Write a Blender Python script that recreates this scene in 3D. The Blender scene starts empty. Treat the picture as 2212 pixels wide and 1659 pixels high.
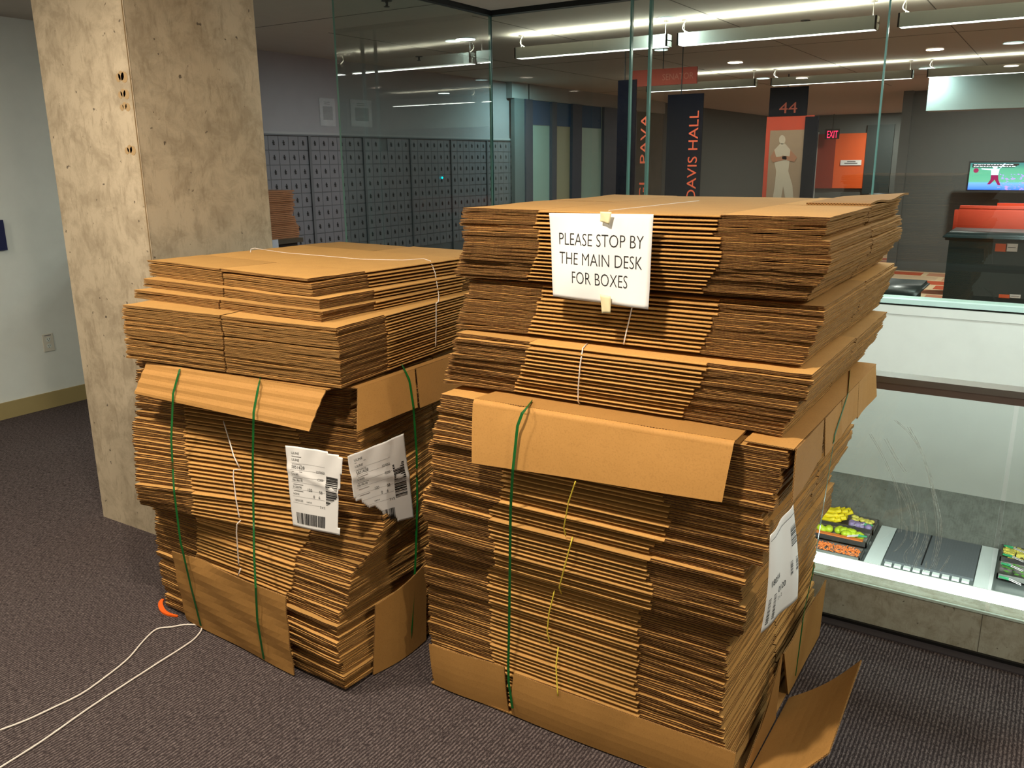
import bpy, bmesh, math, random
from math import sin, cos, pi, radians
from mathutils import Vector, Matrix
from mathutils.bvhtree import BVHTree
random.seed(7)
COL = bpy.context.scene.collection
SC = bpy.context.scene

# ------------------------------------------------------------------ camera
F_PX, PITCH, ROLL, AZ, EYE = 1836.7, .25668, .00949, -.56773, 1.55
_c = Vector
def _cam_rows():
    X = _c((1, 0, 0)); D = _c((0, -sin(PITCH), -cos(PITCH))); Fw = _c((0, cos(PITCH), -sin(PITCH)))
    x = cos(ROLL) * X + sin(ROLL) * D; d = -sin(ROLL) * X + cos(ROLL) * D
    def room(v): return _c((cos(AZ) * v.x + sin(AZ) * v.y, -sin(AZ) * v.x + cos(AZ) * v.y, v.z))
    return room(x), room(d), room(Fw)
RX, RD, RF = _cam_rows()
EYEV = _c((0, 0, EYE))
cam_d = bpy.data.cameras.new('camera'); cam = bpy.data.objects.new('camera', cam_d); COL.objects.link(cam)
cam_d.sensor_width = 36; cam_d.lens = 36 * F_PX / 2212; cam_d.clip_start = .05; cam_d.clip_end = 100
M = Matrix((RX, -RD, -RF)).transposed().to_4x4(); M.translation = EYEV
cam.matrix_world = M
SC.camera = cam
def ray(px, py): return RX * ((px - 1106) / F_PX) + RD * ((py - 829.5) / F_PX) + RF
def U(px, py, ax, val):                       # where the sight line of a photo point meets a plane of the room
    d = ray(px, py); i = 'XYZ'.index(ax); t = (val - EYEV[i]) / d[i]; return EYEV + d * t

# ------------------------------------------------------------------ world, exposure, lights
SC.view_settings.view_transform = 'Standard'; SC.view_settings.look = 'None'
SC.view_settings.gamma = 1; SC.view_settings.use_curve_mapping = False
SC.view_settings.exposure = 1.18
w = bpy.data.worlds.new('world'); SC.world = w; w.use_nodes = True
w.node_tree.nodes['Background'].inputs[0].default_value = (.9, .95, 1, 1)
w.node_tree.nodes['Background'].inputs[1].default_value = .02
SC.cycles.max_bounces = 8; SC.cycles.diffuse_bounces = 2; SC.cycles.transparent_max_bounces = 16
SC.cycles.use_denoising = True
CEIL = 2.41
WARM = (1, .88, .71)
def area(name, loc, rot, size, power, color, size_y=None, spread=None):
    l = bpy.data.lights.new(name, 'AREA'); l.energy = power; l.color = color; l.size = size
    if size_y: l.shape = 'RECTANGLE'; l.size_y = size_y
    else: l.shape = 'DISK'
    if spread: l.spread = radians(spread)
    o = bpy.data.objects.new(name, l); COL.objects.link(o); o.location = loc; o.rotation_euler = rot
    return o
# unseen hall downlights, several of them added as fill; the fittings are built further down
HALL = [(-1.05, .92, 17.5), (-2.7, .98, 15.5), (-4.5, .3, 10), (1.0, .95, 11), (-2.6, -1.0, 1.5), (-.6, -1.0, 1.5)]
for x, y, p in HALL: area('downlight_lamp', (x, y, CEIL - .012), (0, 0, 0), .13, p, WARM)
# linear pendants of the room beyond the glass: light goes down and up
PEND = [(-3.42, -2.27, 5.48), (-2.21, -1.02, 5.5), (-.91, .30, 5.5), (.42, 1.6, 5.5),
        (-3.94, -2.76, 8.95), (-2.62, -1.32, 9.0), (-1.2, .1, 9.0), (.22, 1.5, 9.0)]
for x0, x1, y in PEND:
    n = 6 if y < 6 else 4
    area('pendant_lamp', ((x0 + x1) / 2, y, 2.245), (0, 0, 0), x1 - x0, n, (1, .97, .86), .05)
    area('pendant_uplight', ((x0 + x1) / 2, y, 2.33), (pi, 0, 0), x1 - x0, n * .9, (1, .93, .8), .05)
# cove light of the atrium edge, light of the servery below
area('cove_lamp', (.55, 3.26, -.06), (0, radians(0), 0), 2.3, 20, (.9, 1, .97), .14)
area('servery_lamp', (0, 5.6, -.55), (0, 0, 0), 4.5, 115, (.88, 1, .95), 1.2)
area('atrium_lamp', (.6, 3.7, CEIL - .03), (0, 0, 0), 2.6, 17, (.88, 1, .96), .3)
# mail room and lounge downlights
for x, y, p, c in [(-3.94, 5.42, 5, (.75, 1, 1)), (-2.24, 5.36, 5, (.8, 1, 1)), (-1.32, 9.83, 6, (.85, 1, 1)), (-4.9, 8.4, 7, (.6, 1, 1)),
                   (-3.2, 15.5, 16, (1, .92, .82)), (-.6, 11.6, 36, (1, .92, .84)), (-3.0, 18.2, 22, (1, .93, .84)), (-1.6, 16.8, 14, (1, .92, .84)), (.9, 9.3, 5, (.75, 1, .95))]:
    area('room_lamp', (x, y, CEIL - .012), (0, 0, 0), .14, p, c)

# ------------------------------------------------------------------ material helpers
def S(r, g, b):                                # sRGB 0-255 to linear
    f = lambda c: (c / 255 / 12.92) if c / 255 <= .04045 else ((c / 255 + .055) / 1.055) ** 2.4
    return (f(r), f(g), f(b), 1)
class NT:
    def __init__(s, name):
        s.m = bpy.data.materials.new(name); s.m.use_nodes = True; s.t = s.m.node_tree
        s.b = s.t.nodes['Principled BSDF']; s.out = s.t.nodes['Material Output']
    def n(s, typ, **k):
        nd = s.t.nodes.new(typ)
        for a, v in k.items():
            if a.startswith('i_'):
                key = a[2:]; key = int(key) if key.isdigit() else key.replace('_', ' ')
                nd.inputs[key].default_value = v
            else: setattr(nd, a, v)
        return nd
    def l(s, a, b): s.t.links.new(a, b)
    def coord(s, kind='Object', scale=(1, 1, 1), rot=(0, 0, 0)):
        c = s.n('ShaderNodeTexCoord'); mp = s.n('ShaderNodeMapping'); mp.inputs['Scale'].default_value = scale; mp.inputs['Rotation'].default_value = rot
        s.l(c.outputs[kind], mp.inputs['Vector']); return mp.outputs[0]
    def pos(s, scale=(1, 1, 1)):
        c = s.n('ShaderNodeNewGeometry'); mp = s.n('ShaderNodeMapping'); mp.inputs['Scale'].default_value = scale
        s.l(c.outputs['Position'], mp.inputs['Vector']); return mp.outputs[0]
    def noise(s, vec, scale, detail=3, rough=.55, dist=0):
        n = s.n('ShaderNodeTexNoise'); n.inputs['Scale'].default_value = scale; n.inputs['Detail'].default_value = detail
        n.inputs['Roughness'].default_value = rough; n.inputs['Distortion'].default_value = dist
        s.l(vec, n.inputs['Vector']); return n.outputs['Fac']
    def ramp(s, fac, stops):
        r = s.n('ShaderNodeValToRGB'); e = r.color_ramp.elements
        while len(e) < len(stops): e.new(.5)
        for q, (p, c) in zip(e, stops): q.position = p; q.color = c if len(c) == 4 else (*c, 1)
        s.l(fac, r.inputs[0]); return r.outputs[0]
    def mix(s, fac, a, b, mode='MIX'):
        m = s.n('ShaderNodeMix'); m.data_type = 'RGBA'; m.blend_type = mode
        for sock, v in ((m.inputs[0], fac), (m.inputs[6], a), (m.inputs[7], b)):
            if hasattr(v, 'is_output') or isinstance(v, bpy.types.NodeSocket): s.l(v, sock)
            else: sock.default_value = v
        return m.outputs[2]
    def math(s, op, a, b=0, clamp=False):
        m = s.n('ShaderNodeMath'); m.operation = op; m.use_clamp = clamp
        for sock, v in ((m.inputs[0], a), (m.inputs[1], b)):
            if isinstance(v, bpy.types.NodeSocket): s.l(v, sock)
            else: sock.default_value = v
        return m.outputs[0]
    def bump(s, h, strength, dist=.002):
        b = s.n('ShaderNodeBump'); b.inputs['Strength'].default_value = strength; b.inputs['Distance'].default_value = dist
        s.l(h, b.inputs['Height']); s.l(b.outputs[0], s.b.inputs['Normal'])
    def base(s, v):
        if isinstance(v, bpy.types.NodeSocket): s.l(v, s.b.inputs['Base Color'])
        else: s.b.inputs['Base Color'].default_value = v
        return s
    def rough(s, r, metal=0):
        s.b.inputs['Roughness'].default_value = r; s.b.inputs['Metallic'].default_value = metal; return s
def plain(name, c, r=.6, metal=0, spec=None, emit=None, es=0):
    k = NT(name); k.rough(r, metal); g = k.noise(k.coord(), 9, 4)
    k.base(k.mix(g, c, tuple(min(1, q * 1.12) for q in c[:3]) + (1,)))
    if spec is not None: k.b.inputs['Specular IOR Level'].default_value = spec
    if emit: k.b.inputs['Emission Color'].default_value = emit; k.b.inputs['Emission Strength'].default_value = es
    return k.m
MAT = {}
def kraft(name, c1, c2, line_axis=None, scale=1):
    k = NT(name); v = k.coord()
    info = k.n('ShaderNodeObjectInfo')
    n1 = k.noise(v, 14, 4); n2 = k.noise(v, 240, 2)
    col = k.mix(n1, c1, c2)
    col = k.mix(k.math('MULTIPLY', k.math('SUBTRACT', n2, .5, True), .9), col, S(120, 78, 38))
    hsv = k.n('ShaderNodeHueSaturation'); k.l(col, hsv.inputs['Color'])
    k.l(k.math('ADD', k.math('MULTIPLY', info.outputs['Random'], .30), .84), hsv.inputs['Value'])
    k.l(hsv.outputs[0], k.b.inputs['Base Color'])
    k.rough(.72); k.b.inputs['Specular IOR Level'].default_value = .3
    st = k.noise(k.coord(scale=(30, 1.2, 30) if line_axis == 'x' else (1.2, 30, 1.2)), 5, 2)
    k.bump(k.mix(.5, st, n1), .12, .003)
    return k.m
MAT['kraft'] = kraft('kraft_cardboard', S(206, 158, 90), S(190, 142, 78))
MAT['kraft_cover'] = kraft('cover_cardboard', S(192, 142, 78), S(178, 130, 68), 'x')
def corr(name, flute):
    k = NT(name); uv = k.coord('UV')
    sep = k.n('ShaderNodeSeparateXYZ'); k.l(uv, sep.inputs[0]); u, vv = sep.outputs[0], sep.outputs[1]
    n1 = k.noise(k.coord(), 90, 3)
    if flute:
        s_ = k.math('SINE', k.math('MULTIPLY', u, 2 * pi / .0075))
        cen = k.math('ADD', k.math('MULTIPLY', s_, .32), .5)
        d = k.math('ABSOLUTE', k.math('SUBTRACT', vv, cen))
        flu = k.math('LESS_THAN', d, .17)
        lin = k.math('GREATER_THAN', k.math('ABSOLUTE', k.math('SUBTRACT', vv, .5)), .36)
        f = k.math('MAXIMUM', flu, lin)
    else:
        # ragged cut side: liners with a broken medium between
        nz = k.noise(k.coord('UV', (60, 3, 1)), 3, 4)
        lin = k.math('GREATER_THAN', k.math('ABSOLUTE', k.math('SUBTRACT', vv, .5)), k.math('SUBTRACT', .62, k.math('MULTIPLY', nz, .5)))
        f = lin
    col = k.mix(f, S(70, 42, 20), k.mix(n1, S(206, 162, 100), S(160, 112, 60)))  # hollows between liners and flute painted dark, for the shade inside them
    k.base(col); k.rough(.85); k.b.inputs['Specular IOR Level'].default_value = .15
    k.bump(f, .5, .001)
    return k.m
MAT['edge'] = corr('corrugated_side', False)
MAT['flute'] = corr('corrugated_end', True)

# ------------------------------------------------------------------ mesh helpers
class MB:
    def __init__(s): s.v = []; s.f = []; s.mi = []; s.uv = []
    def face(s, pts, mi=0, uv=None):
        i = len(s.v); s.v += [tuple(p) for p in pts]; s.f.append(tuple(range(i, i + len(pts)))); s.mi.append(mi)
        s.uv.append(uv or [(0, 0)] * len(pts))
    def box(s, x0, x1, y0, y1, z0, z1, mi=0):
        p = [(x, y, z) for z in (z0, z1) for y in (y0, y1) for x in (x0, x1)]
        for q in ((0, 2, 3, 1), (4, 5, 7, 6), (0, 1, 5, 4), (2, 6, 7, 3), (0, 4, 6, 2), (1, 3, 7, 5)):
            s.face([p[j] for j in q], mi)
    def hexa(s, p, mi=0):                       # p: 4 bottom, 4 top (same winding)
        for q in ((3, 2, 1, 0), (4, 5, 6, 7), (0, 1, 5, 4), (1, 2, 6, 5), (2, 3, 7, 6), (3, 0, 4, 7)):
            s.face([p[j] for j in q], mi)
    def cyl(s, c, r, h, axis='Z', n=24, mi=0, r2=None, cap=True):
        r2 = r if r2 is None else r2; c = _c(c)
        a = {'X': (_c((0, 1, 0)), _c((0, 0, 1)), _c((1, 0, 0))), 'Y': (_c((0, 0, 1)), _c((1, 0, 0)), _c((0, 1, 0))), 'Z': (_c((1, 0, 0)), _c((0, 1, 0)), _c((0, 0, 1)))}[axis]
        A = [c + a[0] * r * cos(2 * pi * i / n) + a[1] * r * sin(2 * pi * i / n) for i in range(n)]
        B = [c + a[2] * h + a[0] * r2 * cos(2 * pi * i / n) + a[1] * r2 * sin(2 * pi * i / n) for i in range(n)]
        for i in range(n): j = (i + 1) % n; s.face([A[i], A[j], B[j], B[i]], mi)
        if cap: s.face(A[::-1], mi); s.face(B, mi)
    def tube(s, pts, r, n=8, mi=0):
        pts = [_c(p) for p in pts]; rings = []
        for i, p in enumerate(pts):
            t = (pts[min(i + 1, len(pts) - 1)] - pts[max(i - 1, 0)]).normalized()
            if i == 0: a = t.cross(_c((0, 0, 1)) if abs(t.z) < .9 else _c((1, 0, 0))).normalized()
            else: a = (a - t * a.dot(t)).normalized()
            b = t.cross(a).normalized()
            rings.append([p + a * r * cos(2 * pi * k / n) + b * r * sin(2 * pi * k / n) for k in range(n)])
        for q, g in zip(rings, rings[1:]):
            for k in range(n): s.face([q[k], q[(k + 1) % n], g[(k + 1) % n], g[k]], mi)
        s.face(rings[0][::-1], mi); s.face(rings[-1], mi)
    def mesh(s, name, mats, smooth=False):
        me = bpy.data.meshes.new(name); me.from_pydata(s.v, [], s.f)
        for m in mats: me.materials.append(m)
        for p, m in zip(me.polygons, s.mi): p.material_index = m; p.use_smooth = smooth
        uvl = me.uv_layers.new(name='UVMap'); k = 0
        for q in s.uv:
            for c in q: uvl.data[k].uv = c; k += 1
        bm = bmesh.new(); bm.from_mesh(me); bmesh.ops.remove_doubles(bm, verts=bm.verts, dist=1e-5)
        bmesh.ops.recalc_face_normals(bm, faces=bm.faces); bm.to_mesh(me); bm.free(); me.update()
        return me
def link(name, me, parent=None):
    o = bpy.data.objects.new(name, me); COL.objects.link(o)
    if parent is not None: o.parent = parent
    return o
def obj(name, mb, mats, parent=None, smooth=False):
    if not isinstance(mats, (list, tuple)): mats = [mats]
    return link(name, mb.mesh(name, mats, smooth), parent)
def tag(o, label=None, cat=None, group=None, kind=None):
    if label: o['label'] = label
    if cat: o['category'] = cat
    if group: o['group'] = group
    if kind: o['kind'] = kind
    return o
def thing(name, label, cat, loc=(0, 0, 0), group=None, rz=0):
    o = bpy.data.objects.new(name, None); COL.objects.link(o); o.location = loc; o.rotation_euler.z = rz; o.empty_display_size = .05
    return tag(o, label, cat, group)
def struct(name, mb, mats, parent=None):
    o = obj(name, mb, mats, parent)
    if parent is None: o['kind'] = 'structure'
    return o
def offset_mb(mb, loc):                        # mesh built in room coordinates -> local to a thing at loc
    mb.v = [(a - loc[0], b - loc[1], c - loc[2]) for a, b, c in mb.v]; return mb
def part(name, mb, mats, th, smooth=False, up=None):
    p = th if up is None else up
    o = obj(name, offset_mb(mb, th.location), mats, p, smooth); return o

# ------------------------------------------------------------------ room materials
def carpet():
    k = NT('ribbed_carpet'); v = k.pos()
    wv = k.n('ShaderNodeTexWave'); wv.wave_type = 'BANDS'; wv.bands_direction = 'X'; wv.inputs['Scale'].default_value = .314 / .0105
    wv.inputs['Distortion'].default_value = 2.2; wv.inputs['Detail'].default_value = 2; wv.inputs['Detail Scale'].default_value = 5
    k.l(v, wv.inputs['Vector'])
    n = k.noise(k.pos((1, .38, 1)), 190, 2, .6); n2 = k.noise(v, 1.6, 3); n3 = k.noise(v, 420, 2)
    loops = k.math('MULTIPLY', wv.outputs['Fac'], k.math('MULTIPLY', k.math('SUBTRACT', n, .32, True), 2.8, True), True)
    c = k.mix(loops, S(48, 42, 43), S(160, 146, 143))
    c = k.mix(k.math('MULTIPLY', n2, .5), c, S(66, 55, 57))
    c = k.mix(k.math('GREATER_THAN', n3, .69), c, S(196, 180, 176))
    k.base(c); k.rough(.95); k.b.inputs['Specular IOR Level'].default_value = .1
    k.bump(loops, .9, .004); return k.m
MAT['carpet'] = carpet()
def concrete(name, a, b, dark, sc=1):
    k = NT(name); v = k.pos((sc,) * 3)
    n1 = k.noise(v, 1.8, 5, .6); n2 = k.noise(v, 9, 6, .7, .4); n3 = k.noise(k.pos((sc, sc, sc * .25)), 45, 5, .7); n4 = k.noise(v, 30, 3, .5)
    c = k.mix(n1, a, b)
    c = k.mix(k.ramp(n2, [(.42, (0, 0, 0)), (.62, (.55, .55, .55))]), c, dark)
    c = k.mix(k.ramp(n3, [(.54, (0, 0, 0)), (.66, (.42, .42, .42))]), c, dark)
    c = k.mix(k.ramp(n4, [(.69, (0, 0, 0)), (.72, (.8, .8, .8))]), c, S(62, 50, 38))
    k.base(c); k.rough(.8); k.bump(k.mix(.5, n2, n3), .35, .004); return k.m
MAT['concrete'] = concrete('cast_concrete', S(200, 184, 158), S(182, 166, 140), S(140, 124, 100))
MAT['stone'] = concrete('grey_stone', S(118, 118, 108), S(102, 103, 94), S(78, 78, 68), 1.2)
MAT['curb'] = concrete('curb_stone', S(206, 208, 192), S(184, 186, 170), S(150, 140, 116), 2)
MAT['wall'] = plain('painted_wall', S(226, 230, 224), .8)
MAT['mailwall'] = plain('mail_room_wall', S(150, 146, 150), .8)
MAT['white'] = plain('white_panel', S(222, 228, 222), .5)
MAT['ceil'] = plain('ceiling_board', S(188, 180, 168), .9)
MAT['base'] = plain('beige_rubber_base', S(164, 146, 98), .6)
MAT['dark'] = plain('dark_metal', S(36, 38, 40), .45, .6)
MAT['black'] = plain('black_plastic', S(14, 14, 15), .5)
MAT['steel'] = plain('brushed_steel', S(150, 146, 142), .35, .9)
MAT['railm'] = plain('rail_metal', S(140, 126, 120), .4, .7)
MAT['outlet'] = plain('outlet_plastic', S(214, 210, 196), .4)
MAT['navy'] = plain('navy_blue', S(8, 18, 74), .6)
MAT['navyd'] = plain('banner_navy', S(9, 12, 24), 1, spec=.05)
MAT['orange'] = plain('orange_paint', S(226, 92, 30), .7)
MAT['red'] = plain('banner_orange', S(190, 60, 30), .7)
MAT['greywall'] = plain('lounge_wall', S(92, 94, 92), 1, spec=.1)
MAT['paper'] = plain('white_paper', S(236, 234, 232), .6)
MAT['paperd'] = plain('printed_paper', S(150, 146, 150), .4)
MAT['ink'] = plain('black_ink', S(22, 20, 20), .6)
MAT['inkg'] = plain('grey_ink', S(120, 116, 116), .6)
MAT['twine'] = plain('white_twine', S(232, 222, 212), .5)
MAT['ytwine'] = plain('yellow_twine', S(226, 204, 70), .5)
MAT['tape'] = plain('masking_tape', S(226, 214, 172), .6)
MAT['otape'] = plain('orange_cord', S(240, 100, 20), .5)
def strapm():
    k = NT('green_strap'); k.base(k.mix(k.noise(k.coord(), 60, 2), S(16, 92, 36), S(24, 120, 50))); k.rough(.3)
    k.b.inputs['Transmission Weight'].default_value = .25; return k.m
MAT['strap'] = strapm()
def emis(name, c, s):
    k = NT(name); k.t.nodes.remove(k.b); e = k.n('ShaderNodeEmission'); e.inputs[0].default_value = c; e.inputs[1].default_value = s
    k.l(e.outputs[0], k.out.inputs[0]); return k.m
MAT['lampwarm'] = emis('warm_lamp', (1, .85, .65, 1), 14)
MAT['tube'] = emis('tube_glow', (1, .97, .88, 1), 3.2)
MAT['lampcool'] = emis('cool_lamp', (.72, .95, 1, 1), 3.0)
MAT['led'] = emis('led_strip', (.92, 1, .98, 1), 7)
MAT['exit'] = emis('exit_letters', (1, .02, .08, 1), 1.6)
MAT['cyan'] = emis('cyan_indicator', (0, .8, .9, 1), 1.2)
def glass(name, tint, refl):
    k = NT(name); k.t.nodes.remove(k.b)
    tr = k.n('ShaderNodeBsdfTransparent'); tr.inputs[0].default_value = tint
    gl = k.n('ShaderNodeBsdfGlossy'); gl.inputs['Roughness'].default_value = 0; gl.inputs[0].default_value = (1, 1, 1, 1)
    fr = k.n('ShaderNodeFresnel'); fr.inputs[0].default_value = 1.5; geo = k.n('ShaderNodeNewGeometry')
    f = k.math('MULTIPLY', k.math('MULTIPLY', fr.outputs[0], refl, True), k.math('SUBTRACT', 1, geo.outputs['Backfacing']))
    mx = k.n('ShaderNodeMixShader'); k.l(f, mx.inputs[0]); k.l(tr.outputs[0], mx.inputs[1]); k.l(gl.outputs[0], mx.inputs[2])
    k.l(mx.outputs[0], k.out.inputs[0]); return k.m
MAT['glass'] = glass('tinted_glass', (.80, .86, .84, 1), 1.3)
MAT['guard'] = glass('guard_glass', (.96, .985, .975, 1), 1.7)
MAT['gedge'] = plain('glass_edge', S(96, 140, 134), .2)
MAT['gedgew'] = plain('bright_glass_edge', S(210, 232, 222), .3)
def lounge_carpet():
    k = NT('lounge_carpet'); b = k.n('ShaderNodeTexBrick'); k.l(k.pos(), b.inputs['Vector'])
    b.inputs['Color1'].default_value = S(178, 74, 40); b.inputs['Color2'].default_value = S(196, 184, 150); b.inputs['Mortar'].default_value = S(206, 178, 140)
    b.inputs['Scale'].default_value = 1; b.inputs['Mortar Size'].default_value = .035; b.inputs['Brick Width'].default_value = .62; b.inputs['Row Height'].default_value = .42
    b.offset = .37; b.inputs['Bias'].default_value = -.25; k.base(b.outputs[0]); k.rough(.9); return k.m
MAT['lcarpet'] = lounge_carpet()

# ------------------------------------------------------------------ the room shell
XW, XG, YG, YGU = -5.48, -3.02, 4.53, 2.834
m = MB(); m.box(XW, 2.6, -2.0, YGU, -.06, 0); m.box(XW, -1.45, YGU, 9.2, -.06, 0); struct('floor', m, MAT['carpet'])
m = MB(); m.box(-1.45, 3.2, YG + .05, 19.2, -.06, 0); m.box(XW, -1.45, 9.2, 19.2, -.06, 0); struct('floor', m, MAT['lcarpet'])
m = MB(); m.box(XW - .1, 3.3, -2.1, 19.3, CEIL, CEIL + .1); struct('ceiling', m, MAT['ceil'])
m = MB(); m.box(XW - .1, XW, -2.1, 4.2, 0, CEIL); struct('wall_left', m, MAT['wall'])
m = MB(); m.box(XW - .1, XW, 4.2, 8.88, 0, CEIL); struct('wall_mail_room', m, MAT['mailwall'])
m = MB(); m.box(XW, 2.7, -2.1, -2.0, 0, CEIL); struct('wall_back', m, MAT['wall'])
m = MB(); m.box(2.6, 2.7, -2.0, YGU, 0, CEIL); struct('wall_right', m, MAT['wall'])
m = MB(); m.box(3.2, 3.3, YGU, 19.2, -3, CEIL); struct('wall_atrium', m, MAT['greywall'])
m = MB(); m.box(XW - .1, 3.3, 19.2, 19.3, 0, CEIL); struct('wall_far', m, MAT['greywall'])
m = MB(); m.box(XW - .1, XW, 8.88, 19.2, 0, CEIL); struct('wall_lounge_left', m, MAT['greywall'])
m = MB(); m.box(XW, XW + .012, -2, 8.88, 0, .105); struct('baseboard_left', m, MAT['base'])
# ceiling joints
m = MB()
for x in (-4.4, -3.2, -2.0, -.8, .4, 1.6): m.box(x, x + .006, 4.6, 12, CEIL - .0015, CEIL + .001)
for y in (3.4, 4.15, 7.2, 10.6): m.box(XW, -3.05 if y < 4.6 else 3, y, y + .006, CEIL - .0015, CEIL + .001)
struct('trim_1', m, plain('ceiling_joint', S(96, 92, 84), .9))
# white wall under the window, its ledge and the atrium void
m = MB(); m.box(-1.46, 3.2, YG - .02, YG + .10, -.065, .80); struct('wall_atrium_parapet', m, MAT['white'])
m = MB(); m.box(-1.46, 3.2, YG - .025, YG + .10, .802, .845); struct('trim_2', m, MAT['white'])
m = MB(); m.box(-1.46, 3.2, YG - .012, YG + .1, .845, .855); struct('trim_3', m, MAT['black'])
m = MB(); m.box(-1.46, 3.2, YG - .03, YG + .1, .855, .878); struct('trim_4', m, plain('pale_sill', S(196, 226, 220), .3))
m = MB(); m.box(-1.46, -1.34, YGU, YG, -2.8, 0); struct('wall_atrium_side', m, MAT['white'])
m = MB(); m.box(-2.6, 3.2, 8.3, 8.4, -2.8, -.06); struct('wall_servery', m, MAT['stone'])
m = MB(); m.box(-2.6, 3.2, 2.9, 8.4, -2.9, -2.8); struct('floor_servery', m, MAT['stone'])
# curb under the glass guard
m = MB(); m.box(-1.45, 2.6, YGU, YGU + .09, 0, .150); struct('trim_5', m, MAT['curb'])
m = MB(); m.box(-1.45, 2.6, YGU - .012, YGU, 0, .014); struct('trim_6', m, MAT['black'])
m = MB(); m.box(-1.45, 2.6, YGU - .004, YGU + .004, .150, .158); struct('trim_7', m, MAT['gedgew'])
m = MB(); sx = U(2116, 1370, 'Y', YGU).x; m.box(sx, sx + .002, YGU - .0006, YGU + .001, .014, .15); m.box(sx - .9, sx - .898, YGU - .0006, YGU + .001, .014, .15); struct('trim_16', m, plain('curb_joint', S(110, 108, 96), .8))
m = MB(); m.box(-1.45, 2.6, YGU - .05, YGU - .012, 0, .004); struct('trim_17', m, plain('carpet_edge_strip', S(70, 66, 72), .6))

# concrete column with its form-joint
cx0, cx1, cy0, cy1 = -3.52, -2.94, 2.03, 2.655
m = MB(); bv = .012
P = [(cx0 + bv, cy0), (cx1 - bv, cy0), (cx1, cy0 + bv), (cx1, cy1 - bv), (cx1 - bv, cy1), (cx0 + bv, cy1), (cx0, cy1 - bv), (cx0, cy0 + bv)]
for i in range(8):
    a, b = P[i], P[(i + 1) % 8]; m.face([(*a, 0), (*b, 0), (*b, CEIL), (*a, CEIL)])
colm = thing('concrete_column', 'thick square cast concrete column rising behind the left cardboard pile', 'column', (-3.23, 2.34, 0))
part('shaft', m, MAT['concrete'], colm)
m = MB()
for zz, h_ in ((1.86, .04), (1.80, .035), (1.755, .03), (1.60, .035)):
    for k in range(3):
        m.cyl((cx1 - .03 - .018 * k, cy0 - .0008, zz + .006 * (k % 2)), h_ * (.5 - .06 * k), .001, 'Y', 10)
part('stain', m, plain('damp_stain', S(168, 140, 100), .8), colm)
m = MB(); m.box(cx1 + .0002, cx1 + .0016, cy0 + .001, cy0 + .005, 0, CEIL); part('form_joint', m, plain('joint_line', S(150, 126, 92), .8), colm)  # thin brown strip beside the front corner of the shaft

# glass walls (panes, top track)
def pane(name, x0, x1, y0, y1, z0, z1, g='glass', e='gedge'):
    m = MB(); m.box(x0, x1, y0, y1, z0, z1)
    # faces 4,5 are x ends; 2,3 the y ends
    for i, f in enumerate(m.f):
        n_thin = (i in (4, 5)) if (x1 - x0) > (y1 - y0) else (i in (2, 3))
        m.mi[i] = 1 if n_thin else 0
    return struct(name, m, [MAT[g], MAT[e]])
pane('window_1', XG - .006, XG + .006, 3.20, YG - .01, .02, CEIL - .02)
xs = [XG, U(1358, 300, 'Y', YG).x, U(1398, 300, 'Y', YG).x, U(1895, 300, 'Y', YG).x, 1.1, 3.2]
xs[1] = (xs[1]); 
pane('window_2', XG + .004, xs[1] - .003, YG, YG + .012, .02, CEIL - .02)
pane('window_3', xs[1] + .003, xs[2] - .003, YG, YG + .012, .02, CEIL - .02)
pane('window_4', xs[2] + .003, xs[3] - .003, YG, YG + .012, .88, CEIL - .02)
pane('window_5', xs[3] + .003, xs[4] - .003, YG, YG + .012, .88, CEIL - .02)
pane('window_6', xs[4] + .003, xs[5], YG, YG + .012, .88, CEIL - .02)
m = MB()
for x, r in ((xs[1], .005), (xs[2], .007)): m.box(x - r, x + r, YG - .006, YG + .018, 0, CEIL)
struct('trim_8', m, MAT['gedge'])
m = MB(); m.box(xs[3] - .004, xs[3] + .004, YG - .001, YG + .013, .88, CEIL); m.box(XG - .004, XG + .004, YG - .004, YG + .01, 0, CEIL); struct('trim_9', m, MAT['gedge'])
m = MB(); m.box(XG - .02, XG + .02, 3.2, YG + .02, CEIL - .028, CEIL); m.box(XG - .02, 3.2, YG - .02, YG + .03, CEIL - .028, CEIL)
struct('trim_10', m, MAT['dark'])
# glass guard with handrail
g = thing('glass_guard', 'clear frameless glass guard with brown metal handrail standing on the stone curb', 'railing', (.5, YGU + .03, .15))
def gpane(x0, x1, nm):
    m = MB(); m.box(x0, x1, YGU + .016, YGU + .03, .151, .835)
    for i in (4, 5): m.mi[i] = 1
    return part(nm, m, [MAT['guard'], MAT['gedgew']], g)
xsm = U(2170, 1075, 'Y', YGU + .02).x
gp = gpane(-1.44, xsm - .009, 'glass_pane'); gpane(xsm + .003, 1.3, 'glass_pane'); gpane(1.312, 2.59, 'glass_pane')
m = MB(); m.box(-1.44, 2.59, YGU - .008, YGU + .052, .838, .862); part('handrail', m, MAT['railm'], g)
m = MB(); m.box(-1.44, 2.59, YGU - .014, YGU + .058, .862, .882); part('rail_cap', m, MAT['steel'], g)
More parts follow.
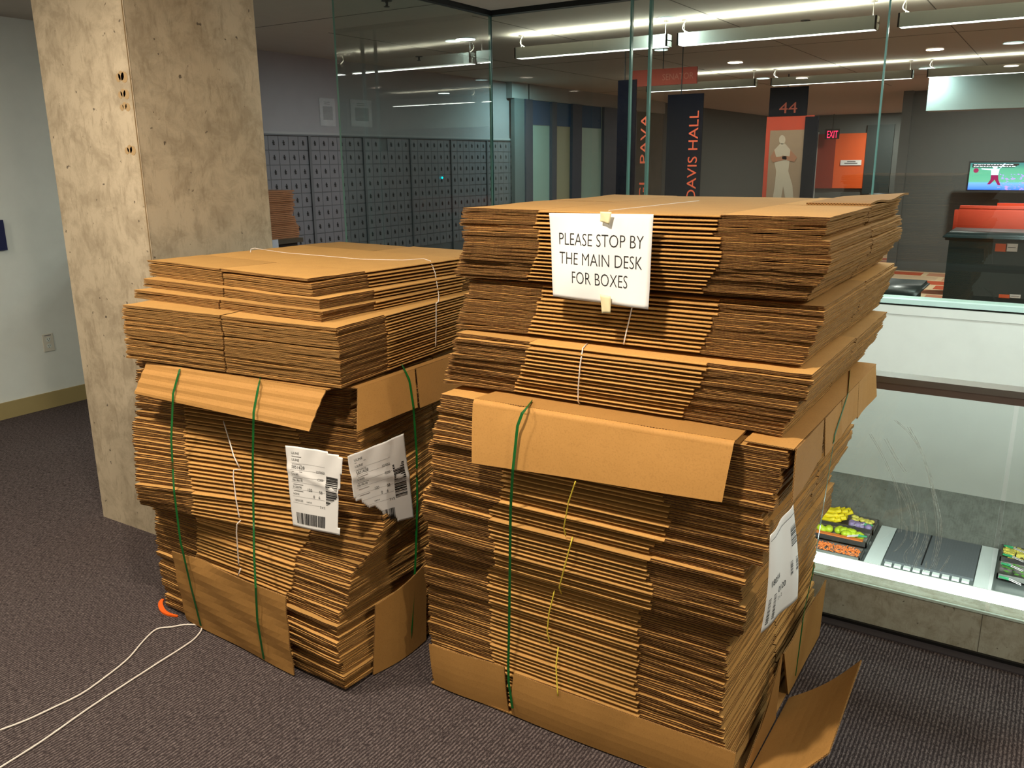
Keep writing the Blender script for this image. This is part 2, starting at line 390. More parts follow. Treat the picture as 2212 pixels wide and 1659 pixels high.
# wiping scratches on the guard glass
SCR = [[(490, 240), (560, 360), (640, 530), (700, 640), (735, 740), (742, 800), (735, 870)], [(640, 540), (665, 650), (672, 760), (668, 830)],
       [(690, 760), (712, 810), (700, 870), (660, 925), (632, 945)], [(640, 160), (720, 230), (800, 350), (850, 500), (890, 650), (915, 780), (908, 900), (880, 990), (850, 1050)],
       [(720, 200), (790, 330), (840, 480), (875, 640), (893, 800), (885, 900), (862, 1000)], [(700, 530), (750, 640), (780, 760), (765, 880), (740, 960)],
       [(765, 700), (778, 820), (745, 900), (705, 950), (698, 990), (720, 1030)], [(810, 700), (826, 820), (806, 900), (770, 980), (745, 1040)],
       [(840, 850), (820, 930), (775, 1000), (760, 1050)], [(690, 540), (720, 640), (745, 760)], [(580, 270), (640, 380), (700, 470)],
       [(905, 980), (890, 1010), (878, 1050)], [(968, 968), (940, 1020), (905, 1065)], [(830, 1000), (822, 1060)], [(860, 560), (900, 720), (905, 820)], [(770, 300), (830, 420), (865, 520)]]
k = NT('scratch_white'); k.base(S(235, 245, 240)); k.rough(.8)
tr = k.n('ShaderNodeBsdfTransparent'); mx = k.n('ShaderNodeMixShader'); k.l(k.math('MULTIPLY', k.noise(k.pos(), 60, 3), .75), mx.inputs[0]); k.l(tr.outputs[0], mx.inputs[1]); k.l(k.b.outputs[0], mx.inputs[2]); k.l(mx.outputs[0], k.out.inputs[0])
m = MB()
def smooth_poly(p, n=6):
    out = []
    for i in range(len(p) - 1):
        p0, p1, p2, p3 = p[max(i - 1, 0)], p[i], p[i + 1], p[min(i + 2, len(p) - 1)]
        for j in range(n):
            t = j / n
            out.append(tuple(.5 * (2 * b + (c - a) * t + (2 * a - 5 * b + 4 * c - d) * t * t + (3 * b - a - 3 * c + d) * t ** 3) for a, b, c, d in zip(p0, p1, p2, p3)))
    return out + [tuple(p[-1])]
for s_ in SCR:
    for rep in range(2):
        dx = rep * random.uniform(6, 16)
        pts = [U(1700 + (x + dx) / 2.766, 850 + y / 2.766, 'Y', YGU + .0152) for x, y in smooth_poly(s_)]
        for a, b in zip(pts, pts[1:]):
            d = (b - a).normalized(); n_ = _c((-d.z, 0, d.x)) * random.uniform(.0005, .0015)
            m.face([a - n_, b - n_, b + n_, a + n_])
sc_ = part('wipe_scratches', m, k.m, g, up=None); sc_['kind'] = 'stuff'; sc_['label'] = 'white curved wipe scratches on the glass'

# ------------------------------------------------------------------ lamps: fittings
def downlight(x, y, r, em, label, cat='ceiling light', group=None, z=CEIL):
    t = thing('recessed_downlight', label, cat, (x, y, z), group)
    m = MB(); n = 32
    for i in range(n):
        a, b = 2 * pi * i / n, 2 * pi * (i + 1) / n
        ring = [(r * 1.12, -.003), (r, -.006), (r * .97, -.001)]
        for (r0, z0), (r1, z1) in zip(ring, ring[1:]):
            m.face([(r0 * cos(a), r0 * sin(a), z0), (r0 * cos(b), r0 * sin(b), z0), (r1 * cos(b), r1 * sin(b), z1), (r1 * cos(a), r1 * sin(a), z1)])
    obj('trim_ring', m, MAT['outlet'], t)
    m = MB(); m.cyl((0, 0, -.002), r * .97, .001, n=32); obj('lens', m, MAT[em], t)
    return t
for x, y, p in HALL: downlight(x, y, .07, 'lampwarm', 'round warm recessed downlight in the unseen part of the hall ceiling', group='hall downlights')
dl = [(U(978, 88, 'Z', CEIL), 'round cool downlight in the mail room ceiling left of the pendants'),
      (U(1440, 38, 'Z', CEIL), 'largest round cool downlight above the front pendant row'),
      (U(1428, 107, 'Z', CEIL), 'round cool downlight just behind the front left pendant'),
      (U(1648, 169, 'Z', CEIL), 'round cool downlight beside the second row of pendants'),
      (U(2002, 147, 'Z', CEIL), 'round cool downlight above the right end of the second pendant row'),
      (U(2110, 175, 'Z', CEIL), 'round cool downlight under the right end of the second pendant row'),
      (U(2190, 92, 'Z', CEIL), 'round downlight at the right edge of the photo')]
for p, lb in dl: downlight(p.x, p.y, .055 if p.y < 7 else .075, 'lampcool', lb)
PL = ['front linear pendant, leftmost of its row', 'front linear pendant in the middle of its row', 'front linear pendant at the right edge of the photo', 'front linear pendant beyond the right edge',
      'rear linear pendant, leftmost of its row', 'rear linear pendant above the player banner', 'rear linear pendant at the right edge of the photo', 'rear linear pendant beyond the right edge']
for (x0, x1, y), lb in zip(PEND, PL):
    t = thing('linear_pendant', lb, 'pendant light', ((x0 + x1) / 2, y, 2.25), 'linear pendants beyond the glass')
    m = MB(); m.box(x0, x1, y - .045, y - .035, 2.252, 2.325); m.box(x0, x1, y + .035, y + .045, 2.252, 2.325); m.box(x0, x0 + .01, y - .045, y + .045, 2.252, 2.325); m.box(x1 - .01, x1, y - .045, y + .045, 2.252, 2.325); m.box(x0, x1, y - .04, y + .04, 2.285, 2.292)
    part('housing', m, plain('pendant_housing', S(150, 146, 136), .5), t)
    m = MB(); m.box(x0 + .012, x1 - .012, y - .034, y + .034, 2.252, 2.258); part('diffuser', m, MAT['tube'], t)
    for xx in (x0 + .03, x1 - .03):
        m = MB(); m.tube([(xx, y, 2.29), (xx + .0, y, 2.36), (xx, y, CEIL)], .0025, 6); m.cyl((xx, y, CEIL - .008), .02, .008, n=16); part('suspension', m, MAT['steel'], t)
    m = MB(); m.tube(smooth_poly([(x0 + .03, y + .02, CEIL - .002), (x0 + .01, y + .02, 2.36), (x0 + .05, y + .02, 2.33)]), .003, 6); part('power_cord', m, MAT['outlet'], t)
for (px, py), lb in [((905, 125), 'pendent fire sprinkler in the mail room ceiling'), ((835, 4), 'pendent fire sprinkler near the top edge above the glass panel'), ((1740, 47), 'pendent fire sprinkler in front of the middle pendant')]:
    p = U(px, py - 3, 'Z', CEIL); t = thing('fire_sprinkler', lb, 'sprinkler', tuple(p))
    m = MB(); m.cyl((0, 0, -.004), .03, .004, n=20); obj('escutcheon', m, MAT['dark'], t)
    m = MB(); m.cyl((0, 0, -.03), .008, .028, n=10); m.cyl((0, 0, -.034), .016, .003, n=12); obj('head', m, MAT['dark'], t)
p = U(1360, 84, 'Z', CEIL); t = thing('smoke_detector', 'round smoke detector between two glass seams', 'smoke detector', tuple(p))
m = MB(); m.cyl((0, 0, -.018), .065, .018, n=28, r2=.07); obj('mounting_base', m, plain('detector_grey', S(120, 118, 112), .5), t)
m = MB(); m.cyl((0, 0, -.04), .03, .022, n=24, r2=.055); obj('sensor_dome', m, plain('detector_dome', S(96, 94, 90), .5), t)
# cove light along the slab edge
t = thing('cove_light', 'bright white linear light running along the slab edge behind the glass guard', 'light', (.5, 3.2, -.02))
for x0, x1 in ((-1.3, -.232), (-.168, 1.2), (1.25, 2.5)):
    m = MB(); m.box(x0, x1, 3.20, 3.325, -.03, 0); m.mi = [0] * 6; part('diffuser', m, MAT['led'], t)
m = MB(); m.box(-1.33, 2.55, 3.14, 3.197, -.05, .004); m.box(-1.33, 2.55, 3.328, 3.335, -.05, .004); m.box(-1.33, 2.55, 3.14, 3.335, -.055, -.04); part('housing', m, MAT['white'], t)

# ------------------------------------------------------------------ text helper
_tc = {}
def text_mesh(s):
    if s in _tc: return _tc[s]
    cu = bpy.data.curves.new('t', 'FONT'); cu.body = s; cu.size = 1; cu.resolution_u = 3; cu.offset = -.012 if s in ('PLEASE STOP BY', 'THE MAIN DESK', 'FOR BOXES') else 0
    o = bpy.data.objects.new('t', cu); COL.objects.link(o)
    dg = bpy.context.evaluated_depsgraph_get(); me = bpy.data.meshes.new_from_object(o.evaluated_get(dg))
    vs = [tuple(v.co) for v in me.vertices]; fs = [tuple(p.vertices) for p in me.polygons]
    bpy.data.objects.remove(o); bpy.data.meshes.remove(me)
    xs_ = [v[0] for v in vs]; x0, x1 = min(xs_), max(xs_); cap = .729 if False else max(v[1] for v in vs)
    r = ([((x - x0), y) for x, y, z in vs], fs, x1 - x0, cap); _tc[s] = r; return r
def add_text(mb, surf, s, x, y, h, mi=0, width=None, off=.0008, anchor='l'):
    vs, fs, wd, cap = text_mesh(s); k = h / cap; kx = (width / wd) if width else k
    x0 = x - (wd * kx / 2 if anchor == 'c' else 0)
    for f in fs: mb.face([surf(x0 + vs[i][0] * kx, y + vs[i][1] * k, off) for i in f], mi)
def rect(mb, surf, x0, x1, y0, y1, mi=0, off=.0008, n=1):
    for i in range(n):
        a, b = x0 + (x1 - x0) * i / n, x0 + (x1 - x0) * (i + 1) / n
        mb.face([surf(a, y0, off), surf(b, y0, off), surf(b, y1, off), surf(a, y1, off)], mi)
def plane_surf(o, ex, ey):
    o, ex, ey = _c(o), _c(ex).normalized(), _c(ey).normalized(); n = ex.cross(ey)
    return lambda x, y, off=0: o + ex * x + ey * y + n * off

# ------------------------------------------------------------------ flattened cartons
W_ = .457; SL = .229; T = .0031; GAP = .0012
def body_mesh(seed):
    rnd = random.Random(seed); m = MB(); ht = 2 * T + GAP; r = ht / 2; ny = 8
    re_ = (.0018, .0024, .0014, .0021, .0012, .0017, .0010, .0014)[seed]; prof = [(W_ - .04, ht)]
    for i in range(7): a = pi / 2 - pi * i / 6; prof.append((W_ - re_ + re_ * cos(a), r + re_ * sin(a)))
    prof += [(W_ - .04, 0), (-W_ + .04, 0)]
    for i in range(7): a = -pi / 2 - pi * i / 6; prof.append((-W_ + re_ + re_ * cos(a), r + re_ * sin(a)))
    prof.append((-W_ + .04, ht))
    N = len(prof); rings = []
    for j in range(ny + 1):
        y = -SL + 2 * SL * j / ny
        dz = rnd.uniform(-.0003, .0003); dx = rnd.uniform(-.0006, .0006)
        rings.append([(x + dx, y, z + dz) for x, z in prof])
    for a, b in zip(rings, rings[1:]):
        for i in range(N): j = (i + 1) % N; m.face([a[i], a[j], b[j], b[i]], 0)
    m.face(rings[0][::-1], 1); m.face(rings[-1], 1)
    me = m.mesh('carton_body', [MAT['kraft'], MAT['edge']], False)
    return me
def flap_mesh(sx, sy, seed, droop=0):
    rnd = random.Random(seed); m = MB(); nx, ny = 10, 4
    ph = [rnd.uniform(0, 6.3) for _ in range(4)]; A = rnd.uniform(.0002, .0012); lift = rnd.uniform(-.0012, .0012) + droop
    sk = rnd.uniform(-.004, .004)
    for L in range(2):
        z0 = L * (T + GAP); open_ = rnd.uniform(0, .0010) * (1 if L else -1) * .7
        def P(i, j, top):
            u, v = i / nx, j / ny
            x = .003 + (W_ - .006 - .003) * u; y = SL + .0002 + (SL - .001) * v
            edge = 1 if i == nx else 0
            x += edge * (rnd2[j][L] * .0018) + sk * v * edge
            y += (1 if j == ny else 0) * rnd3[i][L] * .0014
            dz = v * v * (lift + open_) + A * v * sin(ph[L] + 7 * u) + (.0007 * u * sin(ph[2 + L] + 11 * v)) * min(1, v * 3)
            return (sx * x, sy * y, z0 + (T if top else 0) + dz)
        rnd2 = [[rnd.uniform(-1, 1) for _ in range(2)] for _ in range(ny + 1)]; rnd3 = [[rnd.uniform(-1, 1) for _ in range(2)] for _ in range(nx + 1)]
        for i in range(nx):
            for j in range(ny):
                for top in (0, 1): m.face([P(i, j, top), P(i + 1, j, top), P(i + 1, j + 1, top), P(i, j + 1, top)], 0)
            a = (W_ * i / nx, W_ * (i + 1) / nx)
            m.face([P(i, ny, 0), P(i + 1, ny, 0), P(i + 1, ny, 1), P(i, ny, 1)], 2, [(a[0], 0), (a[1], 0), (a[1], 1), (a[0], 1)])
            m.face([P(i, 0, 0), P(i + 1, 0, 0), P(i + 1, 0, 1), P(i, 0, 1)], 0)
        for j in range(ny):
            b = (SL * j / ny, SL * (j + 1) / ny)
            for ii in (0, nx): m.face([P(ii, j, 0), P(ii, j + 1, 0), P(ii, j + 1, 1), P(ii, j, 1)], 1, [(b[0] + seed, 0), (b[1] + seed, 0), (b[1] + seed, 1), (b[0] + seed, 1)])
    return m.mesh('carton_flap', [MAT['kraft'], MAT['edge'], MAT['flute']], False)
NV = 7
BODY = [body_mesh(i) for i in range(8)]
FLAP = {(sx, sy): [flap_mesh(sx, sy, 10 * v + sx * 3 + sy) for v in range(NV)] for sx in (-1, 1) for sy in (-1, 1)}
FLAPO = {(sx, sy): [flap_mesh(sx, sy, 100 + 10 * v + sx * 3 + sy, random.choice((-.003, -.005))) for v in range(3)] for sx in (-1, 1) for sy in (-1, 1)}
BVH_V, BVH_F = [], []
def occl(pts8):
    i = len(BVH_V); BVH_V.extend(pts8)
    for q in ((0, 1, 2, 3), (4, 5, 6, 7), (0, 1, 5, 4), (1, 2, 6, 5), (2, 3, 7, 6), (3, 0, 4, 7)): BVH_F.append(tuple(i + k for k in q))
NC = [0]
def carton(x, y, z, ang, label, group, tilt=(0, 0), thick=1):
    rnd = random.Random(NC[0] * 13 + 5); NC[0] += 1
    b = link('flattened_box', BODY[rnd.randrange(4) + (4 if thick > 1 else 0)]); b.location = (x, y, z); b.rotation_euler = (tilt[0], tilt[1], ang); b.scale.z = thick
    tag(b, label, 'cardboard box', group)
    for q in FLAP:
        src = FLAPO if rnd.random() < .10 else FLAP
        f = link('flap', rnd.choice(src[q]), b)
    c, s = cos(ang), sin(ang)
    pts = []
    for zz in (z, z + .0074 * thick):
        for dx, dy in ((-W_, -W_), (W_, -W_), (W_, W_), (-W_, W_)): pts.append(_c((x + c * dx - s * dy, y + s * dx + c * dy, zz)))
    occl(pts); return b
def lerp_keys(keys, z):
    if z >= keys[0][0]: return keys[0][1:]
    for a, b in zip(keys, keys[1:]):
        if b[0] <= z <= a[0]:
            t = (z - b[0]) / max(1e-6, a[0] - b[0]); return tuple(q + (p - q) * t for p, q in zip(a[1:], b[1:]))
    return keys[-1][1:]
def pile(z0, z1, pitch, keys, quarter, label, group, top_label=None, jit=.004, step=0, thick=1):
    """keys: (z, centre x, centre y, angle in degrees), from top down"""
    n = max(1, int((z1 - z0) / pitch)); pt = (z1 - z0 - .0076 * thick) / max(1, n - 1)
    ox = oy = oa = 0
    for i in range(n):
        z = z0 + i * pt; kx, ky, ka = lerp_keys(keys, z)
        if step and i % step == 0: ox, oy, oa = random.uniform(-.007, .007), random.uniform(-.007, .007), random.uniform(-.5, .5)
        a = radians(ka + oa + random.uniform(-.25, .25)) + (pi / 2 if quarter else 0) + (pi if random.random() < .5 else 0)
        top = (i == n - 1); out = random.uniform(.005, .012) if (step and random.random() < .09) else 0
        carton(kx + ox + out * .6 + random.uniform(-jit, jit), ky + oy - out + random.uniform(-jit, jit) * .8, z + (0 if top or i == 0 else random.uniform(-.0009, .0009)), a,
               top_label if (top and top_label) else label, None if (top and top_label) else group, thick=thick)
def rk(rows):     # front right corners (z, x, y) -> centres, no turn
    return [(z, x - W_, y + W_, a) for z, x, y, a in rows]
RB, LB_ = 'right', 'left'
# bale at the bottom of the right pile
pile(.012, .952, .0121, rk([(.95, -.418, 1.735, 0), (.872, -.431, 1.722, 0), (.812, -.447, 1.72, 0), (.80, -.460, 1.722, 0), (.734, -.458, 1.720, 0), (.655, -.480, 1.735, 0), (.645, -.496, 1.737, 0), (.56, -.500, 1.742, 0), (.47, -.508, 1.76, 0), (.455, -.540, 1.785, 0), (.254, -.550, 1.805, 0), (.16, -.535, 1.80, 0), (.02, -.530, 1.80, 0)]),
     1, 'flat brown box with smooth folded edges in the green-strapped bale of the right pile', 'flat boxes in the right strapped bale',
     'topmost flat box of the right strapped bale, under the cardboard cover', step=9, thick=1.34)
# three bundles on top of it
pile(.972, 1.112, .0097, rk([(1.112, -.393, 1.779, .3), (1.09, -.397, 1.765, .3), (1.03, -.42, 1.775, 0), (.976, -.450, 1.79, 0)]), 1,
     'flat brown box in the lowest white-banded bundle above the right bale', 'flat boxes in the lowest bundle above the right bale', 'uppermost flat box of the white-banded bundle right above the right bale')
pile(1.121, 1.246, .0092, rk([(1.246, -.402, 1.85, 0), (1.222, -.393, 1.836, 0), (1.196, -.405, 1.832, 0), (1.12, -.425, 1.82, 0)]), 1,
     'flat brown box in the bundle below the paper notice, middle of the right pile', 'flat boxes in the middle bundle of the right pile', 'uppermost flat box of the middle bundle, half hidden by the paper notice')
pile(1.256, 1.433, .0092, rk([(1.433, -.401, 1.825, 0), (1.382, -.406, 1.817, 0), (1.374, -.384, 1.805, 0), (1.314, -.390, 1.803, 0), (1.262, -.431, 1.825, 0)]), 1,
     'flat brown box in the twine-tied top bundle behind the paper notice', 'flat boxes in the top bundle of the right pile', 'topmost flat box of the right pile with twine across its top')
# left bale
LK = [(.905, -2.20, 2.190, 4), (.86, -2.22, 2.205, 5.5), (.73, -2.23, 2.19, 8), (.6, -2.17, 2.135, 11), (.5, -2.14, 2.115, 14), (.44, -2.11, 2.10, 9), (.38, -2.09, 2.115, .5), (.3, -2.10, 2.115, -.75), (.15, -2.088, 2.097, -3), (0, -2.07, 2.085, -3)]
pile(.012, .905, .0122, LK, 1, 'flat brown box in the green-strapped bale of the left pile', 'flat boxes in the left strapped bale', 'topmost flat box of the left strapped bale, under its cardboard cover', step=7, thick=1.34)
pile(.922, 1.100, .0086, [(1.10, -2.17, 2.15, 3.8), (1.03, -2.165, 2.145, 4.5), (.92, -2.18, 2.15, 5)], 0, 'flat brown box in the thick lower bundle resting on the left bale', 'flat boxes in the lower bundle of the left pile', 'uppermost flat box of the thick lower bundle on the left bale', jit=.002)
pile(1.102, 1.130, .0088, [(1.13, -2.225, 2.225, -.5)], 0, 'flat brown box in the thin second layer of the left top bundle', 'flat boxes in the second layer of the left pile', jit=.002)
pile(1.132, 1.160, .0088, [(1.16, -2.24, 2.27, -3)], 0, 'flat brown box in the thin third layer of the left top bundle', 'flat boxes in the third layer of the left pile', jit=.002)
pile(1.162, 1.212, .0088, [(1.212, -2.295, 2.325, -5.2), (1.16, -2.27, 2.31, -5)], 0, 'flat brown box near the top of the left pile', 'flat boxes in the topmost layer of the left pile', 'topmost flat box of the left pile with white twine across it', jit=.002)
# the lifted end of the top right box
# ------------------------------------------------------------------ bent covers
def slab(mb, q, t=.004, nu=12, nv=4, bend=None, flip=False):
    """q: four corners p00,p10,p11,p01; thickness away from the viewer side"""
    q = [_c(p) for p in q]; n = (q[1] - q[0]).cross(q[3] - q[0]).normalized()
    if n.dot(EYEV - q[0]) < 0: n = -n
    def P(i, j, k):
        u, v = i / nu, j / nv
        p = q[0] * (1 - u) * (1 - v) + q[1] * u * (1 - v) + q[2] * u * v + q[3] * (1 - u) * v
        if bend: p = p + n * bend(u, v)
        return p - n * (t if k else 0)
    for i in range(nu):
        for j in range(nv):
            for k in (0, 1): mb.face([P(i, j, k), P(i + 1, j, k), P(i + 1, j + 1, k), P(i, j + 1, k)], 0)
    L = (q[1] - q[0]).length; H = (q[3] - q[0]).length
    for i in range(nu):
        for j in (0, nv): mb.face([P(i, j, 0), P(i + 1, j, 0), P(i + 1, j, 1), P(i, j, 1)], 1, [(L * i / nu, 0), (L * (i + 1) / nu, 0), (L * (i + 1) / nu, 1), (L * i / nu, 1)])
    for j in range(nv):
        for i in (0, nu): mb.face([P(i, j, 0), P(i, j + 1, 0), P(i, j + 1, 1), P(i, j, 1)], 1, [(H * j / nv, 0), (H * (j + 1) / nv, 0), (H * (j + 1) / nv, 1), (H * j / nv, 1)])
    occl([P(0, 0, 1), P(nu, 0, 1), P(nu, nv, 1), P(0, nv, 1), P(0, 0, 0), P(nu, 0, 0), P(nu, nv, 0), P(0, nv, 0)])
CM = [MAT['kraft_cover'], MAT['flute']]
def wav(a, f=9, ph=0): return lambda u, v: a * sin(f * u + ph) * (.3 + v)
# right pile, front cover: top panel, rounded crease and hanging flap
t = thing('cardboard_cover', 'bent cardboard cover hanging over the front of the right bale', 'cardboard sheet', (-.87, 1.72, .95))
a, b = U(1020, 868, 'Y', 1.700), U(1585, 932, 'Y', 1.700); c_, d_ = U(1560, 1085, 'Y', 1.682), U(1020, 1000, 'Y', 1.682)
zt = .960; xa, xb = a.x, b.x
m = MB(); slab(m, [(xa, 1.716, zt + .003), (xb, 1.716, zt + .006), (xb - .03, 2.35, zt + .001), (xa + .06, 2.35, zt + .001)], .003, 14, 4)
part('top_panel', m, CM, t, False)
m = MB(); R_ = .014; seg = 6; nu = 30
for i in range(nu):                                  # crease, pinched where the strap crosses it
    for j in range(seg):
        qq = []
        for (ii, jj) in ((i, j), (i + 1, j), (i + 1, j + 1), (i, j + 1)):
            u = ii / nu; an = pi / 2 * jj / seg; x = xa + (xb - xa) * u
            pin = .006 * math.exp(-((u - .19) / .03) ** 2) + .003 * math.exp(-((u - .72) / .05) ** 2)
            z_ = zt + .003 + .003 * u
            qq.append((x, 1.716 - (R_ - pin) * sin(an), z_ - R_ * (1 - cos(an)) - pin * .5))
        m.face(qq, 0)
for i in range(24):
    for j in range(6):
        qq = []
        for ii, jj in ((i, j), (i + 1, j), (i + 1, j + 1), (i, j + 1)):
            u, v = ii / 24, jj / 6
            tp = _c((xa + (xb - xa) * u, 1.702, zt + .003 + .003 * u - R_)); bt = _c((d_.x + (c_.x - d_.x) * u, 1.682, d_.z + (c_.z - d_.z) * u))
            p = tp.lerp(bt, v); pin = .008 * math.exp(-((u - .19) / .025) ** 2) * max(0, 1 - v * 3)
            p.y += pin - .0022 * sin(7 * u + 2) * v - .002 * sin(pi * v); qq.append(p)
        m.face(qq, 0)
part('front_flap', m, CM, t, True)
fl = t.children[-1]; sm = fl.modifiers.new('thickness', 'SOLIDIFY'); sm.thickness = .003; sm.offset = 0; sm.material_offset_rim = 1
occl([_c((xa, 1.72, .79)), _c((xb, 1.72, .82)), _c((xb, 1.72, .965)), _c((xa, 1.72, .965)), _c((xa, 1.684, .79)), _c((xb, 1.684, .82)), _c((xb, 1.70, .965)), _c((xa, 1.70, .965))])
# right pile, side cover with four torn flaps
t = thing('cardboard_cover', 'bent cardboard cover with torn flaps over the right side of the right bale', 'cardboard sheet', (-.43, 2.1, .955))
m = MB(); slab(m, [(-.515, 1.735, .963), (-.409, 1.735, .962), (-.404, 2.63, .962), (-.515, 2.63, .963)], .003, 8, 10); part('top_panel', m, CM, t)
ys = [1.738, 1.99, 2.17, 2.38, 2.625]; zb = [(.843, .872), (.868, .872), (.86, .868), (.858, .868)]
for i in range(4):
    m = MB(); slab(m, [(-.404, ys[i], .962), (-.404, ys[i + 1] - .006, .962), (-.400 + .006 * (i % 2), ys[i + 1] - .01, zb[i][1]), (-.404 + .004 * (i % 2), ys[i] + (.0 if i == 0 else .004), zb[i][0])], .003, 4, 4, wav(.002, 5, i)); part('side_flap', m, CM, t)
# right pile, tray under the bale
t = thing('cardboard_tray', 'bent cardboard tray under the right bale with one flap splayed on the carpet', 'cardboard sheet', (-.98, 2.25, 0))
m = MB(); slab(m, [(-1.445, 1.79, .009), (-.508, 1.79, .009), (-.508, 2.69, .009), (-1.445, 2.69, .009)], .004, 6, 6); part('bottom_panel', m, CM, t)
xm_ = U(1100, 1490, 'Y', 1.783).x
A0, A1 = U(928, 1390, 'Y', 1.785), U(1090, 1440, 'Y', 1.785); B0, B1 = U(1112, 1452, 'Y', 1.785), U(1592, 1612, 'Y', 1.785)
m = MB(); slab(m, [(-1.43, 1.789, .006), (xm_ - .008, 1.789, .006), (A1.x, 1.779, A1.z), (A0.x, 1.781, A0.z)], .004, 10, 6, lambda u, v: .004 * sin(pi * v) + .003 * sin(5 * u)); part('front_flap', m, CM, t)
m = MB(); slab(m, [(xm_ + .004, 1.789, .006), (-.512, 1.789, .004), (B1.x + .0, 1.780, .150), (B0.x, 1.779, B0.z)], .004, 16, 6, lambda u, v: .007 * sin(pi * v) + .003 * sin(6 * u)); part('front_flap', m, CM, t)
m = MB(); slab(m, [(-.503, 2.30, .006), (-.503, 2.685, .006), (-.494, 2.665, .222), (-.494, 2.17, .217)], .004, 6, 6, wav(.002)); part('side_flap', m, CM, t)
tip = U(1860, 1425, 'X', -.295); tp2 = U(1790, 1625, 'X', -.31); inner = U(1720, 1462, 'X', -.455)
m = MB(); slab(m, [(-.500, 1.79, .008), (-.497, 2.285, .008), tuple(tip), tuple(tp2)], .004, 10, 8, lambda u, v: -.012 * sin(pi * v)); part('splayed_flap', m, CM, t)
m = MB(); slab(m, [(-.502, 1.80, .008), (-.502, 2.165, .008), (-.497, 2.165, .218), (-.50, 2.05, .10)], .004, 6, 4); part('side_flap', m, CM, t)
# left pile, front and right covers
t = thing('cardboard_cover', 'creased cardboard cover hanging over the front of the left bale', 'cardboard sheet', (-2.1, 1.68, .9))
a, b, c_, d_ = U(312, 785, 'Y', 1.672), U(697, 828, 'Y', 1.70), U(668, 932, 'Y', 1.655), U(290, 850, 'Y', 1.63)
m = MB(); slab(m, [(a.x + .012, 1.675, .912), (b.x, 1.715, .915), (b.x + .0, 2.2, .910), (a.x + .05, 2.2, .910)], .003, 10, 4); part('top_panel', m, CM, t)
def fold2(u, v): return .002 * sin(pi * v) + .0015 * sin(22 * v + 3 * u) + .002 * sin(8 * u)
m = MB(); slab(m, [(a.x + .012, 1.674, .913), (b.x, 1.712, .914), tuple(c_), tuple(d_)], .003, 20, 14, fold2); part('front_flap', m, CM, t)
t = thing('cardboard_cover', 'bent cardboard cover over the right side of the left bale', 'cardboard sheet', (-1.7, 2.0, .9))
m = MB(); slab(m, [(-1.69, 1.775, .914), (-1.665, 1.775, .914), (-1.690, 2.60, .914), (-1.72, 2.60, .914)], .003, 6, 8); part('top_panel', m, CM, t)
e0 = U(770, 932, 'X', -1.640); e1 = U(903, 880, 'X', -1.640); f0 = U(905, 882, 'X', -1.645)
m = MB(); slab(m, [(-1.664, 1.775, .914), (-1.670, 2.045, .914), (-1.640, e1.y, e1.z), (-1.636, e0.y, e0.z)], .003, 8, 6, wav(.002, 6)); part('side_flap', m, CM, t)
m = MB(); slab(m, [(-1.668, 2.052, .914), (-1.688, 2.60, .914), (-1.660, 2.56, .79), (-1.645, f0.y + .006, f0.z)], .003, 8, 6, wav(.002, 6, 2)); part('side_flap', m, CM, t)
# left pile, tray
t = thing('cardboard_tray', 'bent cardboard tray under the left bale with an upright front flap', 'cardboard sheet', (-2.07, 2.1, 0))
m = MB(); slab(m, [(-2.46, 1.67, .007), (-1.68, 1.66, .007), (-1.66, 2.46, .007), (-2.46, 2.48, .007)], .004, 4, 4); part('bottom_panel', m, CM, t)
P4 = [U(404, 1339, 'Z', .006), U(635, 1459, 'Z', .006), U(616, 1290, 'Y', 1.568), U(371, 1190, 'Y', 1.585)]
P4[0].z = max(P4[0].z, .006); 
m = MB(); slab(m, [tuple(p) for p in P4], .004, 18, 12, lambda u, v: .004 * sin(pi * v) + .002 * sin(9 * u + 14 * v) - .02 * math.exp(-((u - .25) / .12) ** 2) * max(0, v - .8) * 5 * .5); part('front_flap', m, CM, t)
P4 = [U(807, 1458, 'Z', .006), U(921, 1382, 'Z', .006), U(921, 1215, 'X', -1.592), U(812, 1308, 'X', -1.592)]
m = MB(); slab(m, [tuple(p) for p in P4], .004, 10, 8, lambda u, v: .012 * sin(pi * u)); part('side_flap', m, CM, t)

